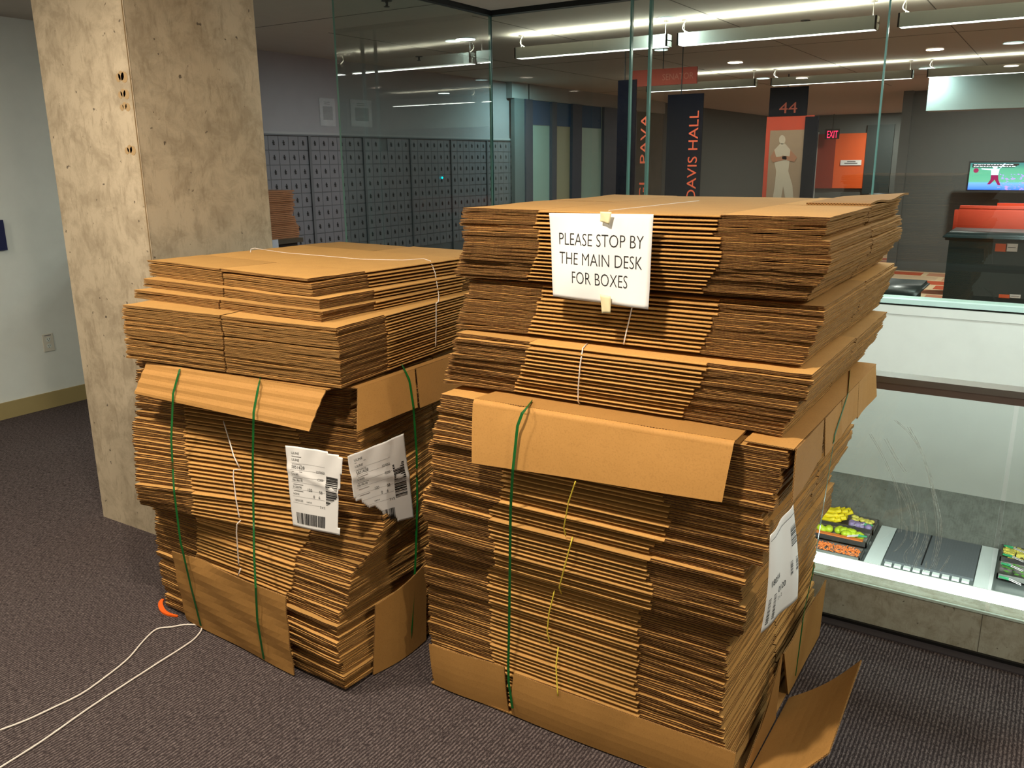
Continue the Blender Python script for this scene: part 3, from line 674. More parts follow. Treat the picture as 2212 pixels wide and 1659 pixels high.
# lifted rear end of the uppermost box of the right pile
t = thing('loose_cardboard_strip', 'curled cardboard end lifting at the back right corner of the right pile', 'cardboard sheet', (-.42, 2.5, 1.441))
m = MB(); slab(m, [(-.56, 2.30, 1.4385), (-.404, 2.30, 1.439), (-.382, 2.75, 1.448), (-.56, 2.74, 1.4385)], .005, 6, 12, lambda u, v: .004 * u * sin(9 * v)); part('panel', m, CM, t)
BV = BVHTree.FromPolygons(BVH_V, BVH_F)
def hit(px, py, lift=.002):
    d = ray(px, py).normalized(); h = BV.ray_cast(EYEV, d)
    if h[0] is None: return None
    n = h[1]
    if n.dot(d) > 0: n = -n
    return h[0] - d * lift * 1.2, n, h[3]
def on_pile(poly, step=14, lift=.003, taut=0):
    pts = []
    for (x0, y0), (x1, y1) in zip(poly, poly[1:]):
        n = max(1, int(math.hypot(x1 - x0, y1 - y0) / step))
        for i in range(n): pts.append((x0 + (x1 - x0) * i / n, y0 + (y1 - y0) * i / n))
    pts.append(poly[-1]); ds = []
    for p in pts: h = hit(*p, lift=0); ds.append(h[2] if h else None)
    for i, d in enumerate(ds):
        if d is None: ds[i] = next((q for q in ds[i:] if q), next((q for q in ds[::-1] if q), 2.5))
    if taut:                                       # pulled tight: bridge the hollows between the edges it touches
        n = len(ds); out = ds[:]
        for i in range(n):
            for a in range(max(0, i - taut), i + 1):
                for b in range(i, min(n, i + taut + 1)):
                    if a == b: continue
                    tt = (i - a) / (b - a); out[i] = min(out[i], ds[a] * (1 - tt) + ds[b] * tt)
        ds = out
    return [EYEV + ray(*p).normalized() * (d - lift) for p, d in zip(pts, ds)]
def ribbon(name, pts, wd, th, mat, label, cat, group=None, side=None):
    t_ = tuple(pts[len(pts) // 2]); m = MB(); L = []
    for i, p in enumerate(pts):
        d = (pts[min(i + 1, len(pts) - 1)] - pts[max(i - 1, 0)]).normalized(); v = (EYEV - p).normalized()
        if side: v = _c(side)
        s_ = d.cross(v).normalized(); nn = s_.cross(d).normalized(); L.append((p - s_ * wd / 2, p + s_ * wd / 2, nn * th))
    for a, b in zip(L, L[1:]):
        m.face([a[0], a[1], b[1], b[0]]); m.face([a[0] + a[2], a[1] + a[2], b[1] + b[2], b[0] + b[2]])
        m.face([a[0], a[0] + a[2], b[0] + b[2], b[0]]); m.face([a[1], a[1] + a[2], b[1] + b[2], b[1]])
    o = obj(name, m, mat); return tag(o, label, cat, group)
def straps():
    S_ = MAT['strap']
    ribbon('green_strap', on_pile([(1150, 866), (1128, 893), (1118, 920), (1108, 1015), (1103, 1100), (1100, 1350), (1098, 1440), (1099, 1475), (1107, 1530)], taut=30, lift=.016), .0075, .0006, S_, 'green plastic strap crossing the front cover of the right bale', 'strap', side=(0.1, -1, .05))
    ribbon('green_strap', on_pile([(1836, 800), (1832, 850), (1803, 940), (1779, 1090), (1755, 1240), (1738, 1315), (1718, 1460)], taut=9, lift=.006), .0055, .0006, S_, 'green plastic strap down the right side of the right bale', 'strap', side=(1, -.4, .05))
    ribbon('green_strap', on_pile([(390, 792), (374, 850), (370, 950), (376, 1060), (390, 1170), (412, 1265), (434, 1352)], taut=9, lift=.012), .008, .0006, S_, 'green plastic strap near the left edge of the left bale', 'strap', side=(0.2, -1, .05))
    ribbon('green_strap', on_pile([(562, 815), (548, 890), (546, 1000), (549, 1200), (556, 1340), (570, 1424)], taut=9, lift=.012), .008, .0006, S_, 'green plastic strap down the middle of the left bale front', 'strap', side=(0.2, -1, .05))
    ribbon('green_strap', on_pile([(868, 787), (884, 820), (893, 880), (900, 980), (901, 1090), (898, 1200), (887, 1388)], taut=9, lift=.012), .007, .0006, S_, 'green plastic strap on the right side of the left bale', 'strap', side=(1, -.4, .05))
def twine(poly, mat, r, label, cat='twine', group=None, lift=.002, taut=0, z=None):
    if z is None: pts = on_pile(poly, 9, lift, taut)
    else: pts = [_c((*U(x, y, 'Z', 0 + r)[:2], r + z)) for x, y in smooth_poly(poly, 5)]
    m = MB(); m.tube(pts, r, 6); o = obj('twine' if cat == 'twine' else 'tie_band', m, mat, None, True); return tag(o, label, cat, group)
straps()
TW = MAT['twine']
twine([(541, 545), (542, 538), (550, 536), (580, 541), (615, 546), (700, 553), (780, 560), (870, 562), (915, 559), (930, 564), (940, 590), (948, 640), (947, 652), (942, 655), (942, 700), (941, 750)], TW, .0016, 'white twine tied across the top of the left pile')
twine([(1312, 462), (1316, 455), (1390, 447), (1470, 438), (1510, 434)], TW, .0014, 'white twine running across the top of the right pile')
twine([(1366, 660), (1357, 700), (1347, 744)], TW, .0016, 'short white twine showing below the paper notice', taut=5, lift=.005)
twine([(1269, 742), (1259, 752), (1253, 790), (1249, 840), (1249, 868), (1253, 873)], TW, .0016, 'white twine around the bundle above the right bale', taut=6, lift=.005)
for q, lb in (([(1243, 1040), (1228, 1085), (1218, 1140), (1222, 1158)], 'topmost'), ([(1237, 1160), (1222, 1215), (1208, 1270), (1213, 1283)], 'second from the top'), ([(1198, 1275), (1186, 1325), (1182, 1365), (1188, 1390)], 'third from the top'), ([(1206, 1398), (1201, 1440), (1205, 1503)], 'lowest')):
    twine(q, MAT['ytwine'], .0018, lb + ' of the yellow ties on the front of the right bale', 'tie', taut=10, lift=.010)
for q, lb in (([(483, 910), (492, 940), (505, 985), (517, 1010)], 'topmost'), ([(521, 1014), (505, 1015), (504, 1030), (510, 1080), (517, 1118)], 'second'), ([(520, 1124), (512, 1132), (511, 1150), (516, 1222)], 'third'), ([(520, 1228), (514, 1245)], 'lowest and shortest')):
    twine(q, TW, .0021, lb + ' of the white ties on the front of the left bale', 'tie', taut=10, lift=.010)
# loose twine on the carpet: one loop coming out from under the left bale
twine([(0, 1578), (60, 1555), (120, 1527), (175, 1500), (225, 1465), (275, 1425), (310, 1385), (338, 1360), (370, 1355), (400, 1350), (428, 1351), (436, 1357), (428, 1372), (405, 1392), (330, 1440), (200, 1525), (90, 1602), (0, 1659), (-60, 1698)], TW, .0028, 'loop of loose white twine lying on the carpet beside the left pile', z=.001)
# orange piece
pts = [U(x, y, 'Z', .004) for x, y in smooth_poly([(352, 1295), (347, 1302), (348, 1312), (355, 1322), (368, 1328), (384, 1331)], 4)]
m = MB()
for a, b, k0, k1 in zip(pts, pts[1:], range(99), range(1, 99)):
    wd = lambda k_: .007 * sin(pi * min(1, .15 + k_ / len(pts) * .85)) + .0015
    d = (b - a).normalized(); s_ = d.cross(_c((0, 0, 1)))
    A = [a - s_ * wd(k0), a + s_ * wd(k0), b + s_ * wd(k1), b - s_ * wd(k1)]; up = _c((0, 0, .003)); dn = _c((0, 0, -.003))
    m.hexa([p + dn for p in A] + [p + up for p in A])
tag(obj('orange_tag', m, MAT['otape']), 'small orange plastic piece on the carpet under the left bale corner', 'plastic piece')

# ------------------------------------------------------------------ paper notice and shipping labels
def sheet_surf(c4, Wd, Hd, disp):
    c4 = [_c(p) for p in c4]; n = (c4[1] - c4[0]).cross(c4[3] - c4[0]).normalized()
    if n.dot(EYEV - c4[0]) < 0: n = -n
    def s_(x, y, off=0):
        u, v = x / Wd, y / Hd
        p = c4[0] * (1 - u) * (1 - v) + c4[1] * u * (1 - v) + c4[2] * u * v + c4[3] * (1 - u) * v
        return p + n * (disp(u, v) + off)
    return s_
def paper_mesh(surf, Wd, Hd, nu=24, nv=24, mask=None, outline=None):
    m = MB()
    for i in range(nu):
        for j in range(nv):
            u, v = (i + .5) / nu, (j + .5) / nv
            if mask and not mask(u, v): continue
            q = [(i, j), (i + 1, j), (i + 1, j + 1), (i, j + 1)]
            m.face([surf(Wd * a / nu, Hd * b / nv, 0) for a, b in q])
    return m
# notice (corners: bottom left, bottom right, top right, top left)
WN, HN = .258, .205
nsurf = sheet_surf([U(1195, 640, 'Y', 1.782), U(1401, 668, 'Y', 1.770), U(1411, 463, 'Y', 1.778), U(1187, 460, 'Y', 1.784)], WN, HN,
                   lambda u, v: .007 * sin(pi * v) * sin(pi * u) + .0035 * sin(3 * u + 5 * v) * (1 - v) + .002 * sin(9 * u - 4 * v))
t = thing('paper_notice', 'white paper notice asking people to stop by the main desk for boxes', 'sign', tuple(nsurf(WN / 2, 0, 0)))
o = part('sheet', paper_mesh(nsurf, WN, HN), MAT['paper'], t, True); o.modifiers.new('t', 'SOLIDIFY').thickness = .0003
for s_, y, x, wd in (('PLEASE STOP BY', .130, .0235, .2150), ('THE MAIN DESK', .0845, .0235, .2140), ('FOR BOXES', .040, .060, .143)):
    m = MB(); add_text(m, nsurf, s_, x, y, .0285, 0, wd, off=.0009); part('printed_line', m, MAT['ink'], t)['label'] = 'black printed line of capitals'
for c4, lb in (([(1296, 478), (1316, 485), (1321, 458), (1297, 457)], 'upper'), ([(1300, 677), (1319, 677), (1319, 640), (1296, 635)], 'lower')):
    m = MB(); q = [U(*p, 'Y', 1.766) for p in c4]
    for i in range(6):
        for j in range(6):
            g_ = []
            for ii, jj in ((i, j), (i + 1, j), (i + 1, j + 1), (i, j + 1)):
                u, v = ii / 6, jj / 6; p = q[0] * (1 - u) * (1 - v) + q[1] * u * (1 - v) + q[2] * u * v + q[3] * (1 - u) * v
                p.y += .001 * sin(5 * u + 4 * v); g_.append(p)
            m.face(g_)
    tag(obj('tape_strip', m, MAT['tape'], None, True), lb + ' cream tape strip holding the paper notice', 'tape').modifiers.new('t', 'SOLIDIFY').thickness = .0003

def bars(m, surf, x0, x1, y0, y1, vertical, n, seed, cut=None):
    rnd = random.Random(seed); p = 0; L = (y1 - y0) if not vertical else (x1 - x0)
    while p < L:
        wd = rnd.choice((.0007, .0012, .002, .003)) * 1.2
        if p + wd > L: break
        if vertical: rect(m, surf, x0 + p, x0 + p + wd, y0, y1, 0)
        else:
            xe = x1 if cut is None else min(x1, cut(y0 + p))
            if xe > x0 + .002: rect(m, surf, x0, xe, y0 + p, y0 + p + wd, 0)
        p += wd + rnd.choice((.0007, .0013, .002)) * 1.2
def ship_label(surf, Wd, Hd, label, mask=None, variant=0):
    t = thing('shipping_label', label, 'label', tuple(surf(Wd / 2, 0, 0)))
    o = part('sheet', paper_mesh(surf, Wd, Hd, 40, 44, mask), MAT['paper'], t, True); o.modifiers.new('t', 'SOLIDIFY').thickness = .0003
    X = lambda f: f * Wd
    Y = lambda f: f * Hd
    m = MB(); off = .0009
    rows = [('ULINE', .09, .905, .028), ('ULINE', .09, .825, .028), ('5851628', .09, .735, .036), ('227053', .53, .715, .028), ('S-4185', .09, .655, .026), ('C200', .56, .625, .026),
            ('18x18x18', .09, .58, .026), ('3122596', .09, .495, .026), ('120', .37, .475, .034), ('58', .58, .465, .034), ('NONE', .09, .41, .022), ('0', .47, .40, .034), ('6', .57, .40, .034),
            ('10/01/20', .11, .33, .026), ('UNITUS', .34, .33, .016), ('2 x 2', .60, .29, .026)]
    for s_, x, y, h in rows:
        if variant and ((s_ in ('10/01/20', 'NONE')) or (s_ == '3122596')): continue
        if mask and not mask(x + .02, y): continue
        if mask and not mask(x + .12, y - .005): continue
        m = MB(); add_text(m, surf, s_, X(x), Y(y), Y(h), 0, off=off); part('printed_text', m, MAT['ink'], t)
    m = MB()
    bars(m, surf, X(.71), X(.93), Y(.30 if variant else .34), Y(.70), False, 0, 3, None if variant else (lambda y: X(.93) if y > Y(.45) else X(.93 - (.45 - y / Hd) * 1.6)))
    part('bar_code', m, MAT['ink'], t)['label'] = 'black bar code'; m = MB()
    bars(m, surf, X(.42 if variant else .12), X(.68 if variant else .70), Y(.05), Y(.19), True, 0, 5)
    part('bar_code', m, MAT['ink'], t)['label'] = 'black bar code'
    m = MB()
    for y in (.80, .72, .64, .565, .48, .39, .31):
        x0 = .07
        while mask and not mask(x0, y) and x0 < .6: x0 += .03
        rect(m, surf, X(x0), X(.69), Y(y) - .0003, Y(y) + .0003, 0, off=.0007, n=8)
    for y, x in ((.88, .09), (.785, .09), (.70, .1), (.62, .1), (.54, .1), (.46, .1)):
        if mask and not mask(x, y): continue
        rect(m, surf, X(x), X(x + .18), Y(y) - .0008, Y(y) + .0008, 0, off=.0007)
    part('ruled_lines', m, MAT['inkg'], t)
    return t
def crinkle(a, b, s=0): return lambda u, v: a * sin(5 * u + 3 * v + s) + b * sin(17 * u - 11 * v + s) * v * v + .0035 * math.exp(-((v - .68 + .22 * (u - .2)) / .05) ** 2)
LY = 1.655
ls = sheet_surf([U(633, 1135, 'Y', LY), U(733, 1157, 'Y', LY - .01), U(742, 980, 'Y', LY), U(617, 962, 'Y', LY + .01)], .205, .26, crinkle(.002, .0016))
ship_label(ls, .205, .26, 'crumpled white shipping label on the front of the left bale',
           lambda u, v: not (v > .96 and (u > .35) and (u + (v - .96) * 6 > .95 + .05 * sin(30 * u))) and not (u > .97 - .03 * sin(5 * v) and v > .1))
LX = -1.600
ls = sheet_surf([U(775, 1150, 'X', LX), U(893, 1118, 'X', LX), U(872, 936, 'X', LX + .0), U(752, 986, 'X', LX + .01)], .23, .27, crinkle(.002, .0012, 2))
ship_label(ls, .23, .27, 'torn white shipping label at the right corner of the left bale',
           lambda u, v: v > .42 - .62 * (u - .05) + .03 * sin(22 * u) or (v > .42 and u > .02), 1)
LX2 = -.400
def half(u, v): return u > .02 - 0 * v
ls = sheet_surf([U(1643, 1368, 'X', LX2), U(1722, 1292, 'X', LX2 + .01), U(1716, 1090, 'X', LX2), U(1667, 1157, 'X', LX2)], .19, .26, lambda u, v: .004 * sin(4 * v) + .002 * sin(9 * u))
t = thing('shipping_label', 'white shipping label with bar codes on the right side of the right bale', 'label', tuple(ls(.1, 0)))
o = part('sheet', paper_mesh(ls, .19, .26), MAT['paper'], t, True); o.modifiers.new('t', 'SOLIDIFY').thickness = .0003
for s_, x_, y_, h_ in (('18054', .02, .115, .016), ('0120', .07, .075, .016), ('2 x 2', .07, .055, .009)):
    m = MB(); add_text(m, ls, s_, x_, y_, h_); part('printed_text', m, MAT['ink'], t)
m = MB(); bars(m, ls, .14, .185, .09, .13, False, 0, 8); part('bar_code', m, MAT['ink'], t)
m = MB(); bars(m, ls, .15, .185, .165, .215, False, 0, 9); part('bar_code', m, MAT['ink'], t); m = MB()
bars(m, ls, .012, .055, .015, .085, False, 0, 11); part('bar_code', m, MAT['ink'], t); m = MB(); rect(m, ls, .005, .185, .240, .2415, 0, n=6); part('ruled_line', m, MAT['ink'], t)

# ------------------------------------------------------------------ left wall: outlet and notice
pc = U(104, 740, 'X', XW); t = thing('power_outlet', 'white double power outlet low on the left wall', 'outlet', (XW, pc.y, pc.z))
m = MB(); q = MB()
m.box(0, .006, -.036, .036, -.058, .058); o = obj('cover_plate', m, MAT['outlet'], t); o.modifiers.new('b', 'BEVEL').width = .002
for zz in (-.021, .021):
    m = MB(); m.cyl((.006, 0, zz), .015, .002, 'X', 20); s = obj('socket', m, MAT['white'], t)
    m = MB(); m.box(.008, .0085, -.008, -.0055, zz - .001, zz + .008); m.box(.008, .0085, .0055, .008, zz - .001, zz + .008); m.cyl((.008, 0, zz - .008), .0025, .0006, 'X', 10); obj('slots', m, MAT['black'], s)
m = MB(); m.box(.006, .0065, -.022, .022, .046, .051); obj('marking', m, MAT['inkg'], t)
p0, p1 = U(17, 540, 'X', XW + .02), U(8, 475, 'X', XW + .02)
t = thing('wall_notice', 'white and navy wall notice cut off by the left edge', 'notice', (XW, 2.5, 1.04))
m = MB(); m.box(XW, XW + .02, 2.2, p0.y, p0.z, p1.z); part('navy_panel', m, MAT['navy'], t)
m = MB(); m.box(XW, XW + .004, 2.2, p0.y - .028, p1.z, 1.62); part('white_panel', m, MAT['paper'], t)
sf = plane_surf((XW + .005, p0.y - .12, p1.z + .01), (0, 1, 0), (0, 0, 1)); m = MB(); m.cyl((XW + .004, p0.y - .045, p1.z + .03), .016, .001, 'X', 16)
part('blue_mark', m, plain('blue_mark', S(20, 90, 170), .6), t)

# ------------------------------------------------------------------ mail boxes
MY = [U(px, py, 'X', XW).y for px, py in ((645, 297), (762, 303), (865, 308), (955, 313), (1033, 315))]
y_first = MY[0] - .68; edges = [y_first] + MY + [U(1093, 314, 'X', XW).y]
edges = [4.72, 5.40, 6.08, 6.75, 7.42, 8.08, 8.66]
MZ = 1.768; RH = .1165
m_door, m_lock = MB(), MB()
DW = .1085
m_door.box(0, .006, .002, DW - .002, .002, RH - .006)
me_door = m_door.mesh('mail_door', [plain('mail_door_aluminium', S(112, 112, 118), .45, .3)]); 
m_lock.cyl((.006, DW / 2, RH * .52), .009, .006, 'X', 12); m_lock.box(.006, .009, DW / 2 - .006, DW / 2 + .012, RH * .34, RH * .44); m_lock.box(.006, .0085, DW / 2 - .005, DW / 2 + .004, RH * .6, RH * .68)
me_lock = m_lock.mesh('mail_lock', [MAT['black']])
MN = ['leftmost mail box unit, partly behind the column', 'second mail box unit from the left, at the glass edge', 'third mail box unit from the left, behind the glass', 'fourth mail box unit from the left, behind the glass', 'fifth mail box unit, beside the cyan light', 'rightmost mail box unit, at the end of the mail wall']
mfr = plain('mail_frame_aluminium', S(96, 98, 102), .5, .4)
for k_, (ya, yb) in enumerate(zip(edges, edges[1:])):
    t = thing('mailbox_unit', MN[k_], 'mailboxes', (XW, ya, 0), 'mail box units')
    ncol = int(round((yb - ya - .03) / DW)); wdt = yb - ya; off_ = (wdt - ncol * DW) / 2
    m = MB(); m.box(0, .03, 0, wdt, MZ, MZ + .012); m.box(0, .03, 0, off_, .3, MZ); m.box(0, .03, wdt - off_, wdt, .3, MZ); m.box(0, .012, off_, wdt - off_, .3, MZ); m.box(0, .02, 0, wdt, .10, .3)
    obj('cabinet_frame', m, mfr, t)
    for r_ in range(9):
        for c in range(ncol):
            if k_ == 2 and r_ == 0 and c == 2: continue
            d = link('mailbox_door', me_door, t); d.location = (.012, off_ + c * DW, MZ - (r_ + 1) * RH)
            link('lock', me_lock, d)
p = U(956, 384, 'X', XW + .035); t = thing('indicator_light', 'tiny cyan indicator light between two mail box units', 'light', (XW + .03, p.y, p.z))
m = MB(); m.cyl((0, 0, 0), .012, .006, 'X', 16, r2=.008); obj('lens', m, MAT['cyan'], t)
m = MB(); m.box(XW, XW + .02, 4.6, 8.8, MZ + .012, MZ + .03); struct('trim_11', m, plain('wall_strip', S(158, 154, 156), .7))
for (pa, pb, lb, ttl) in (((690, 213), (724, 271), 'plastic-sleeved notice left of the glass edge above the mail boxes', ['MAILBOX', 'INFORMATION']), ((757, 216), (803, 273), 'plastic-sleeved notice behind the glass above the mail boxes', ['MAIL', 'ROOM'])):
    a, b = U(*pa, 'X', XW + .004), U(*pb, 'X', XW + .004); t = thing('sleeved_notice', lb, 'notice', (XW, (a.y + b.y) / 2, b.z))
    m = MB(); m.box(XW + .001, XW + .003, a.y, b.y, b.z, a.z); part('paper', m, MAT['paperd'], t)
    m = MB(); h_ = a.z - b.z; w2 = b.y - a.y
    m.box(XW + .0032, XW + .0036, a.y + w2 * .2, b.y - w2 * .12, b.z + h_ * .2, b.z + h_ * .72)
    for i_ in range(2): m.box(XW + .0032, XW + .0036, a.y + w2 * .3, b.y - w2 * .3, b.z + h_ * (.80 + .07 * i_), b.z + h_ * (.83 + .07 * i_))
    part('print', m, MAT['dark'], t)
    k = NT('plastic_sleeve'); k.rough(.08); k.b.inputs['Base Color'].default_value = (.8, .8, .82, 1); trb = k.n('ShaderNodeBsdfTransparent'); mxb = k.n('ShaderNodeMixShader'); mxb.inputs[0].default_value = .22; k.l(trb.outputs[0], mxb.inputs[1]); k.l(k.b.outputs[0], mxb.inputs[2]); k.l(mxb.outputs[0], k.out.inputs[0]); k.bump(k.noise(k.coord(), 14, 3), 1, .02)
    m = MB(); m.box(XW + .005, XW + .006, a.y - .008, b.y + .008, b.z - .008, a.z + .008); part('sleeve', m, k.m, t)
# dark table with a low pile of flat cardboard and a white card, in the mail room doorway
tx, ty = -4.72, 4.34
pa = U(655, 513, 'X', -4.5); tabz = pa.z
t = thing('dark_table', 'dark table under the small cardboard pile in the mail room', 'table', (-4.78, 4.0, 0))
m = MB(); m.box(-5.1, -4.5, 3.5, pa.y, tabz - .03, tabz); part('tabletop', m, plain('dark_wood', S(60, 52, 40), .4), t)
m = MB(); m.box(-5.08, -4.54, 3.55, pa.y - .02, 0, tabz - .03); part('cabinet', m, plain('dark_laminate', S(30, 20, 16), .6), t)
ht_ = U(620, 410, 'X', -4.6).z - tabz; n = 26; yr = U(633, 412, 'X', -4.56).y
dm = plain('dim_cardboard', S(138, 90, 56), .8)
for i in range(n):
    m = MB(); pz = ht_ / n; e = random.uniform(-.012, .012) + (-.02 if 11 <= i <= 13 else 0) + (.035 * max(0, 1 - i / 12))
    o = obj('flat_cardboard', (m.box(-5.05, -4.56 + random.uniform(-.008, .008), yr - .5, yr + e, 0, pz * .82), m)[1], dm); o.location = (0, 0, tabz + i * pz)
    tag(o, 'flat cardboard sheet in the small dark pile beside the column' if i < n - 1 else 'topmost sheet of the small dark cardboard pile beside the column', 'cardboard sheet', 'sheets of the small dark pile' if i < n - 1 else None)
a, b = U(592, 518, 'X', -4.49), U(603, 545, 'X', -4.49)
m = MB(); m.box(-4.495, -4.49, a.y - .2, b.y, .55, a.z); tag(obj('white_card', m, plain('card_white', S(170, 176, 190), .6)), 'white card standing against the dark mail room table', 'card')

# ------------------------------------------------------------------ far window wall left of the lounge
XV = -5.40
def Vp(px, py): return U(px, py, 'X', XV)
m = MB(); y0 = Vp(1107, 300).y
m.box(XW, XV, 8.88, 8.9, 0, CEIL); struct('wall_mail_end', m, plain('pale_teal_wall', S(150, 172, 174), .8))
ya, yb = Vp(1107, 300).y, Vp(1365, 300).y
m = MB(); m.box(XV - .08, XV, ya, yb + 1.2, Vp(1115, 212).z - .0, CEIL); struct('trim_12', m, plain('bulkhead_grey', S(150, 152, 152), .8))
mul = plain('window_mullion', S(60, 66, 84), .5, .3)
gl_t = plain('dim_teal_pane', S(96, 130, 124), .3)
t = thing('interior_window', 'row of tall dark-framed windows with teal panes beyond the mail boxes', 'window', (XV, (ya + yb) / 2, 0))
zt = Vp(1115, 212).z
cols = [(1112, 1133, 0), (1133, 1148, 1), (1148, 1190, 2), (1190, 1200, 1), (1200, 1234, 3), (1234, 1254, 1), (1254, 1302, 2), (1302, 1330, 1), (1330, 1352, 3), (1352, 1372, 1)]
cm = [plain('frame_grey', S(92, 104, 106), .6), mul, plain('pane_pale_teal', S(150, 178, 168), .4), plain('pane_beige', S(150, 146, 118), .4)]
for xa_, xb_, kk in cols:
    m = MB(); A, B = Vp(xa_, 300).y, Vp(xb_, 300).y
    m.box(XV - .05, XV + (.02 if kk == 1 else -.02 * (kk > 1)), A, B, 0, zt); part('mullion' if kk < 2 else 'pane', m, cm[kk], t)
m = MB(); A, B = Vp(1150, 270).y, Vp(1300, 270).y; m.box(XV - .019, XV - .012, A, B, Vp(1200, 272).z, zt - .002); part('blue_blind', m, plain('blue_blind', S(24, 66, 104), .6), t)

# ------------------------------------------------------------------ lounge at the far end
def Q(px, py, Y): return U(px, py, 'Y', Y)
def pbox(p0, p1, Y, Y2): return (min(p0.x, p1.x), max(p0.x, p1.x), Y, Y2, min(p0.z, p1.z), max(p0.z, p1.z))
def qbox(x0, y0, x1, y1, Y, d=.05): m = MB(); m.box(*pbox(Q(x0, y0, Y), Q(x1, y1, Y), Y, Y + d)); return m
# banners near the glass, hung from the ceiling
YB = 6.3
def banner(name, label, px0, py0, px1, py1, Y, mat):
    a, b = Q(px0, py0, Y), Q(px1, py1, Y); t = thing(name, label, 'banner', ((a.x + b.x) / 2, Y, a.z)); return t, a, b
t, a, b = banner('vertical_banner', 'tall navy banner with orange letters reading DAVIS HALL', 1443, 205, 1508, 470, YB, None)
m = MB(); m.box(a.x, b.x - .0, YB, YB + .012, b.z - .25, a.z); part('cloth', m, MAT['navyd'], t); m = MB(); m.box(a.x + .1, a.x + .106, YB + .003, YB + .009, a.z, CEIL); part('hanger', m, MAT['dark'], t)
bx = b.x
sf = lambda x, y, off=0: _c((bx - .012 - y * 1.0, YB - .002 - off, b.z - .03 + x))
sf = lambda x, y, off=0: _c((Q(1503, 400, YB).x - y, YB - .002 - off, Q(1490, 432, YB).z + x))
m = MB(); H_ = Q(1490, 240, YB).z - Q(1490, 432, YB).z
add_text(m, sf, 'DAVIS HALL', 0, 0, .072, 0, H_, off=0); o = part('lettering', m, plain('orange_letters', S(212, 82, 46), .6), t); o['label'] = 'orange capital letters reading upward'
t, a, b = banner('vertical_banner', 'narrow navy stand-in for a reflected banner with orange letters just left of the glass seam', 1372, 180, 1402, 470, YB, None)  # reflection of the DAVIS HALL banner, built as a solid strip
m = MB(); m.box(a.x, b.x, YB - .3, YB - .29, b.z - .25, a.z); part('cloth', m, MAT['navyd'], t); m = MB(); m.box(a.x + .05, a.x + .056, YB - .298, YB - .292, a.z, CEIL); part('hanger', m, MAT['dark'], t)
sf = lambda x, y, off=0: _c((Q(1397, 400, YB - .3).x - y, YB - .302 - off, Q(1380, 432, YB - .3).z + x))
m = MB(); add_text(m, sf, 'GL  PAVA', 0, 0, .06, 0, H_ * .95, off=0); part('lettering', m, plain('dim_orange_letters', S(176, 72, 44), .6), t)
t = thing('header_banner', 'short orange header banner with pale letters above the navy banners', 'banner', (Q(1430, 170, YB).x, YB, 2.1))
m = qbox(1363, 153, 1504, 180, YB + .1, .02); part('cloth', m, plain('header_orange', S(150, 54, 36), .7), t); m = MB(); hx = Q(1430, 155, YB + .1); m.box(hx.x, hx.x + .006, YB + .11, YB + .116, hx.z, CEIL); part('hanger', m, MAT['dark'], t)
sf = lambda x, y, off=0: _c((Q(1430, 178, YB + .09).x + x, YB + .095, Q(1430, 178, YB + .09).z + .015 + y))
m = MB(); add_text(m, sf, 'SENATOR', 0, 0, .045, 0, Q(1498, 178, YB).x - Q(1430, 178, YB).x, off=0); part('lettering', m, plain('pale_letters', S(170, 100, 80), .6), t)
# player banner
YP = 9.6
t = thing('player_banner', 'orange banner with a white figure under the number 44', 'banner', (Q(1700, 400, YP).x, YP, 0))
m = MB(); hx = Q(1700, 200, YP); m.box(hx.x, hx.x + .01, YP + .005, YP + .015, hx.z, CEIL); part('hanger', m, MAT['dark'], t); m = qbox(1657, 252, 1742, 470, YP, .02); part('cloth', m, MAT['red'], t)
m = qbox(1664, 190, 1742, 250, YP + .0, .02); part('number_panel', m, MAT['navyd'], t)
m = qbox(1740, 252, 1750, 470, YP - .02, .06); part('navy_border', m, MAT['navyd'], t)
m = qbox(1664, 282, 1729, 470, YP - .003, .002); part('picture_panel', m, plain('poster_beige', S(150, 120, 96), .7), t)
sf = lambda x, y, off=0: _c((Q(1682, 245, YP - .01).x + x, YP - .004, Q(1682, 245, YP).z + y))
m = MB(); add_text(m, sf, '44', 0, 0, .11, 0, .19, off=0); part('number', m, plain('dim_orange_number', S(150, 64, 44), .7), t)
# plain standing figure: flat print
fig = MB(); pc = lambda x, y: _c((Q(x, y, YP).x, YP - .006, Q(x, y, YP).z))
def poly(mb, pts): mb.face([pc(x, y) for x, y in pts])
hd = [(1690 + 7 * cos(i * pi / 8), 302 + 10 * sin(i * pi / 8)) for i in range(16)]; poly(fig, hd[::-1])
poly(fig, [(1686, 310), (1696, 310), (1708, 324), (1706, 345), (1703, 370), (1712, 400), (1716, 450), (1700, 450), (1692, 402), (1684, 450), (1666, 450), (1674, 400), (1677, 370), (1672, 345), (1673, 324)])
part('printed_figure', fig, plain('figure_print', S(186, 166, 146), .7), t)
pc = lambda x, y: _c((Q(x, y, YP).x, YP - .009, Q(x, y, YP).z)); fig = MB()
poly(fig, [(1708, 324), (1722, 340), (1716, 350), (1690, 343), (1690, 336), (1706, 338)]); poly(fig, [(1673, 324), (1664, 340), (1670, 351), (1700, 344), (1699, 337), (1677, 339)])
part('printed_arms', fig, plain('arms_print', S(160, 104, 76), .7), t)
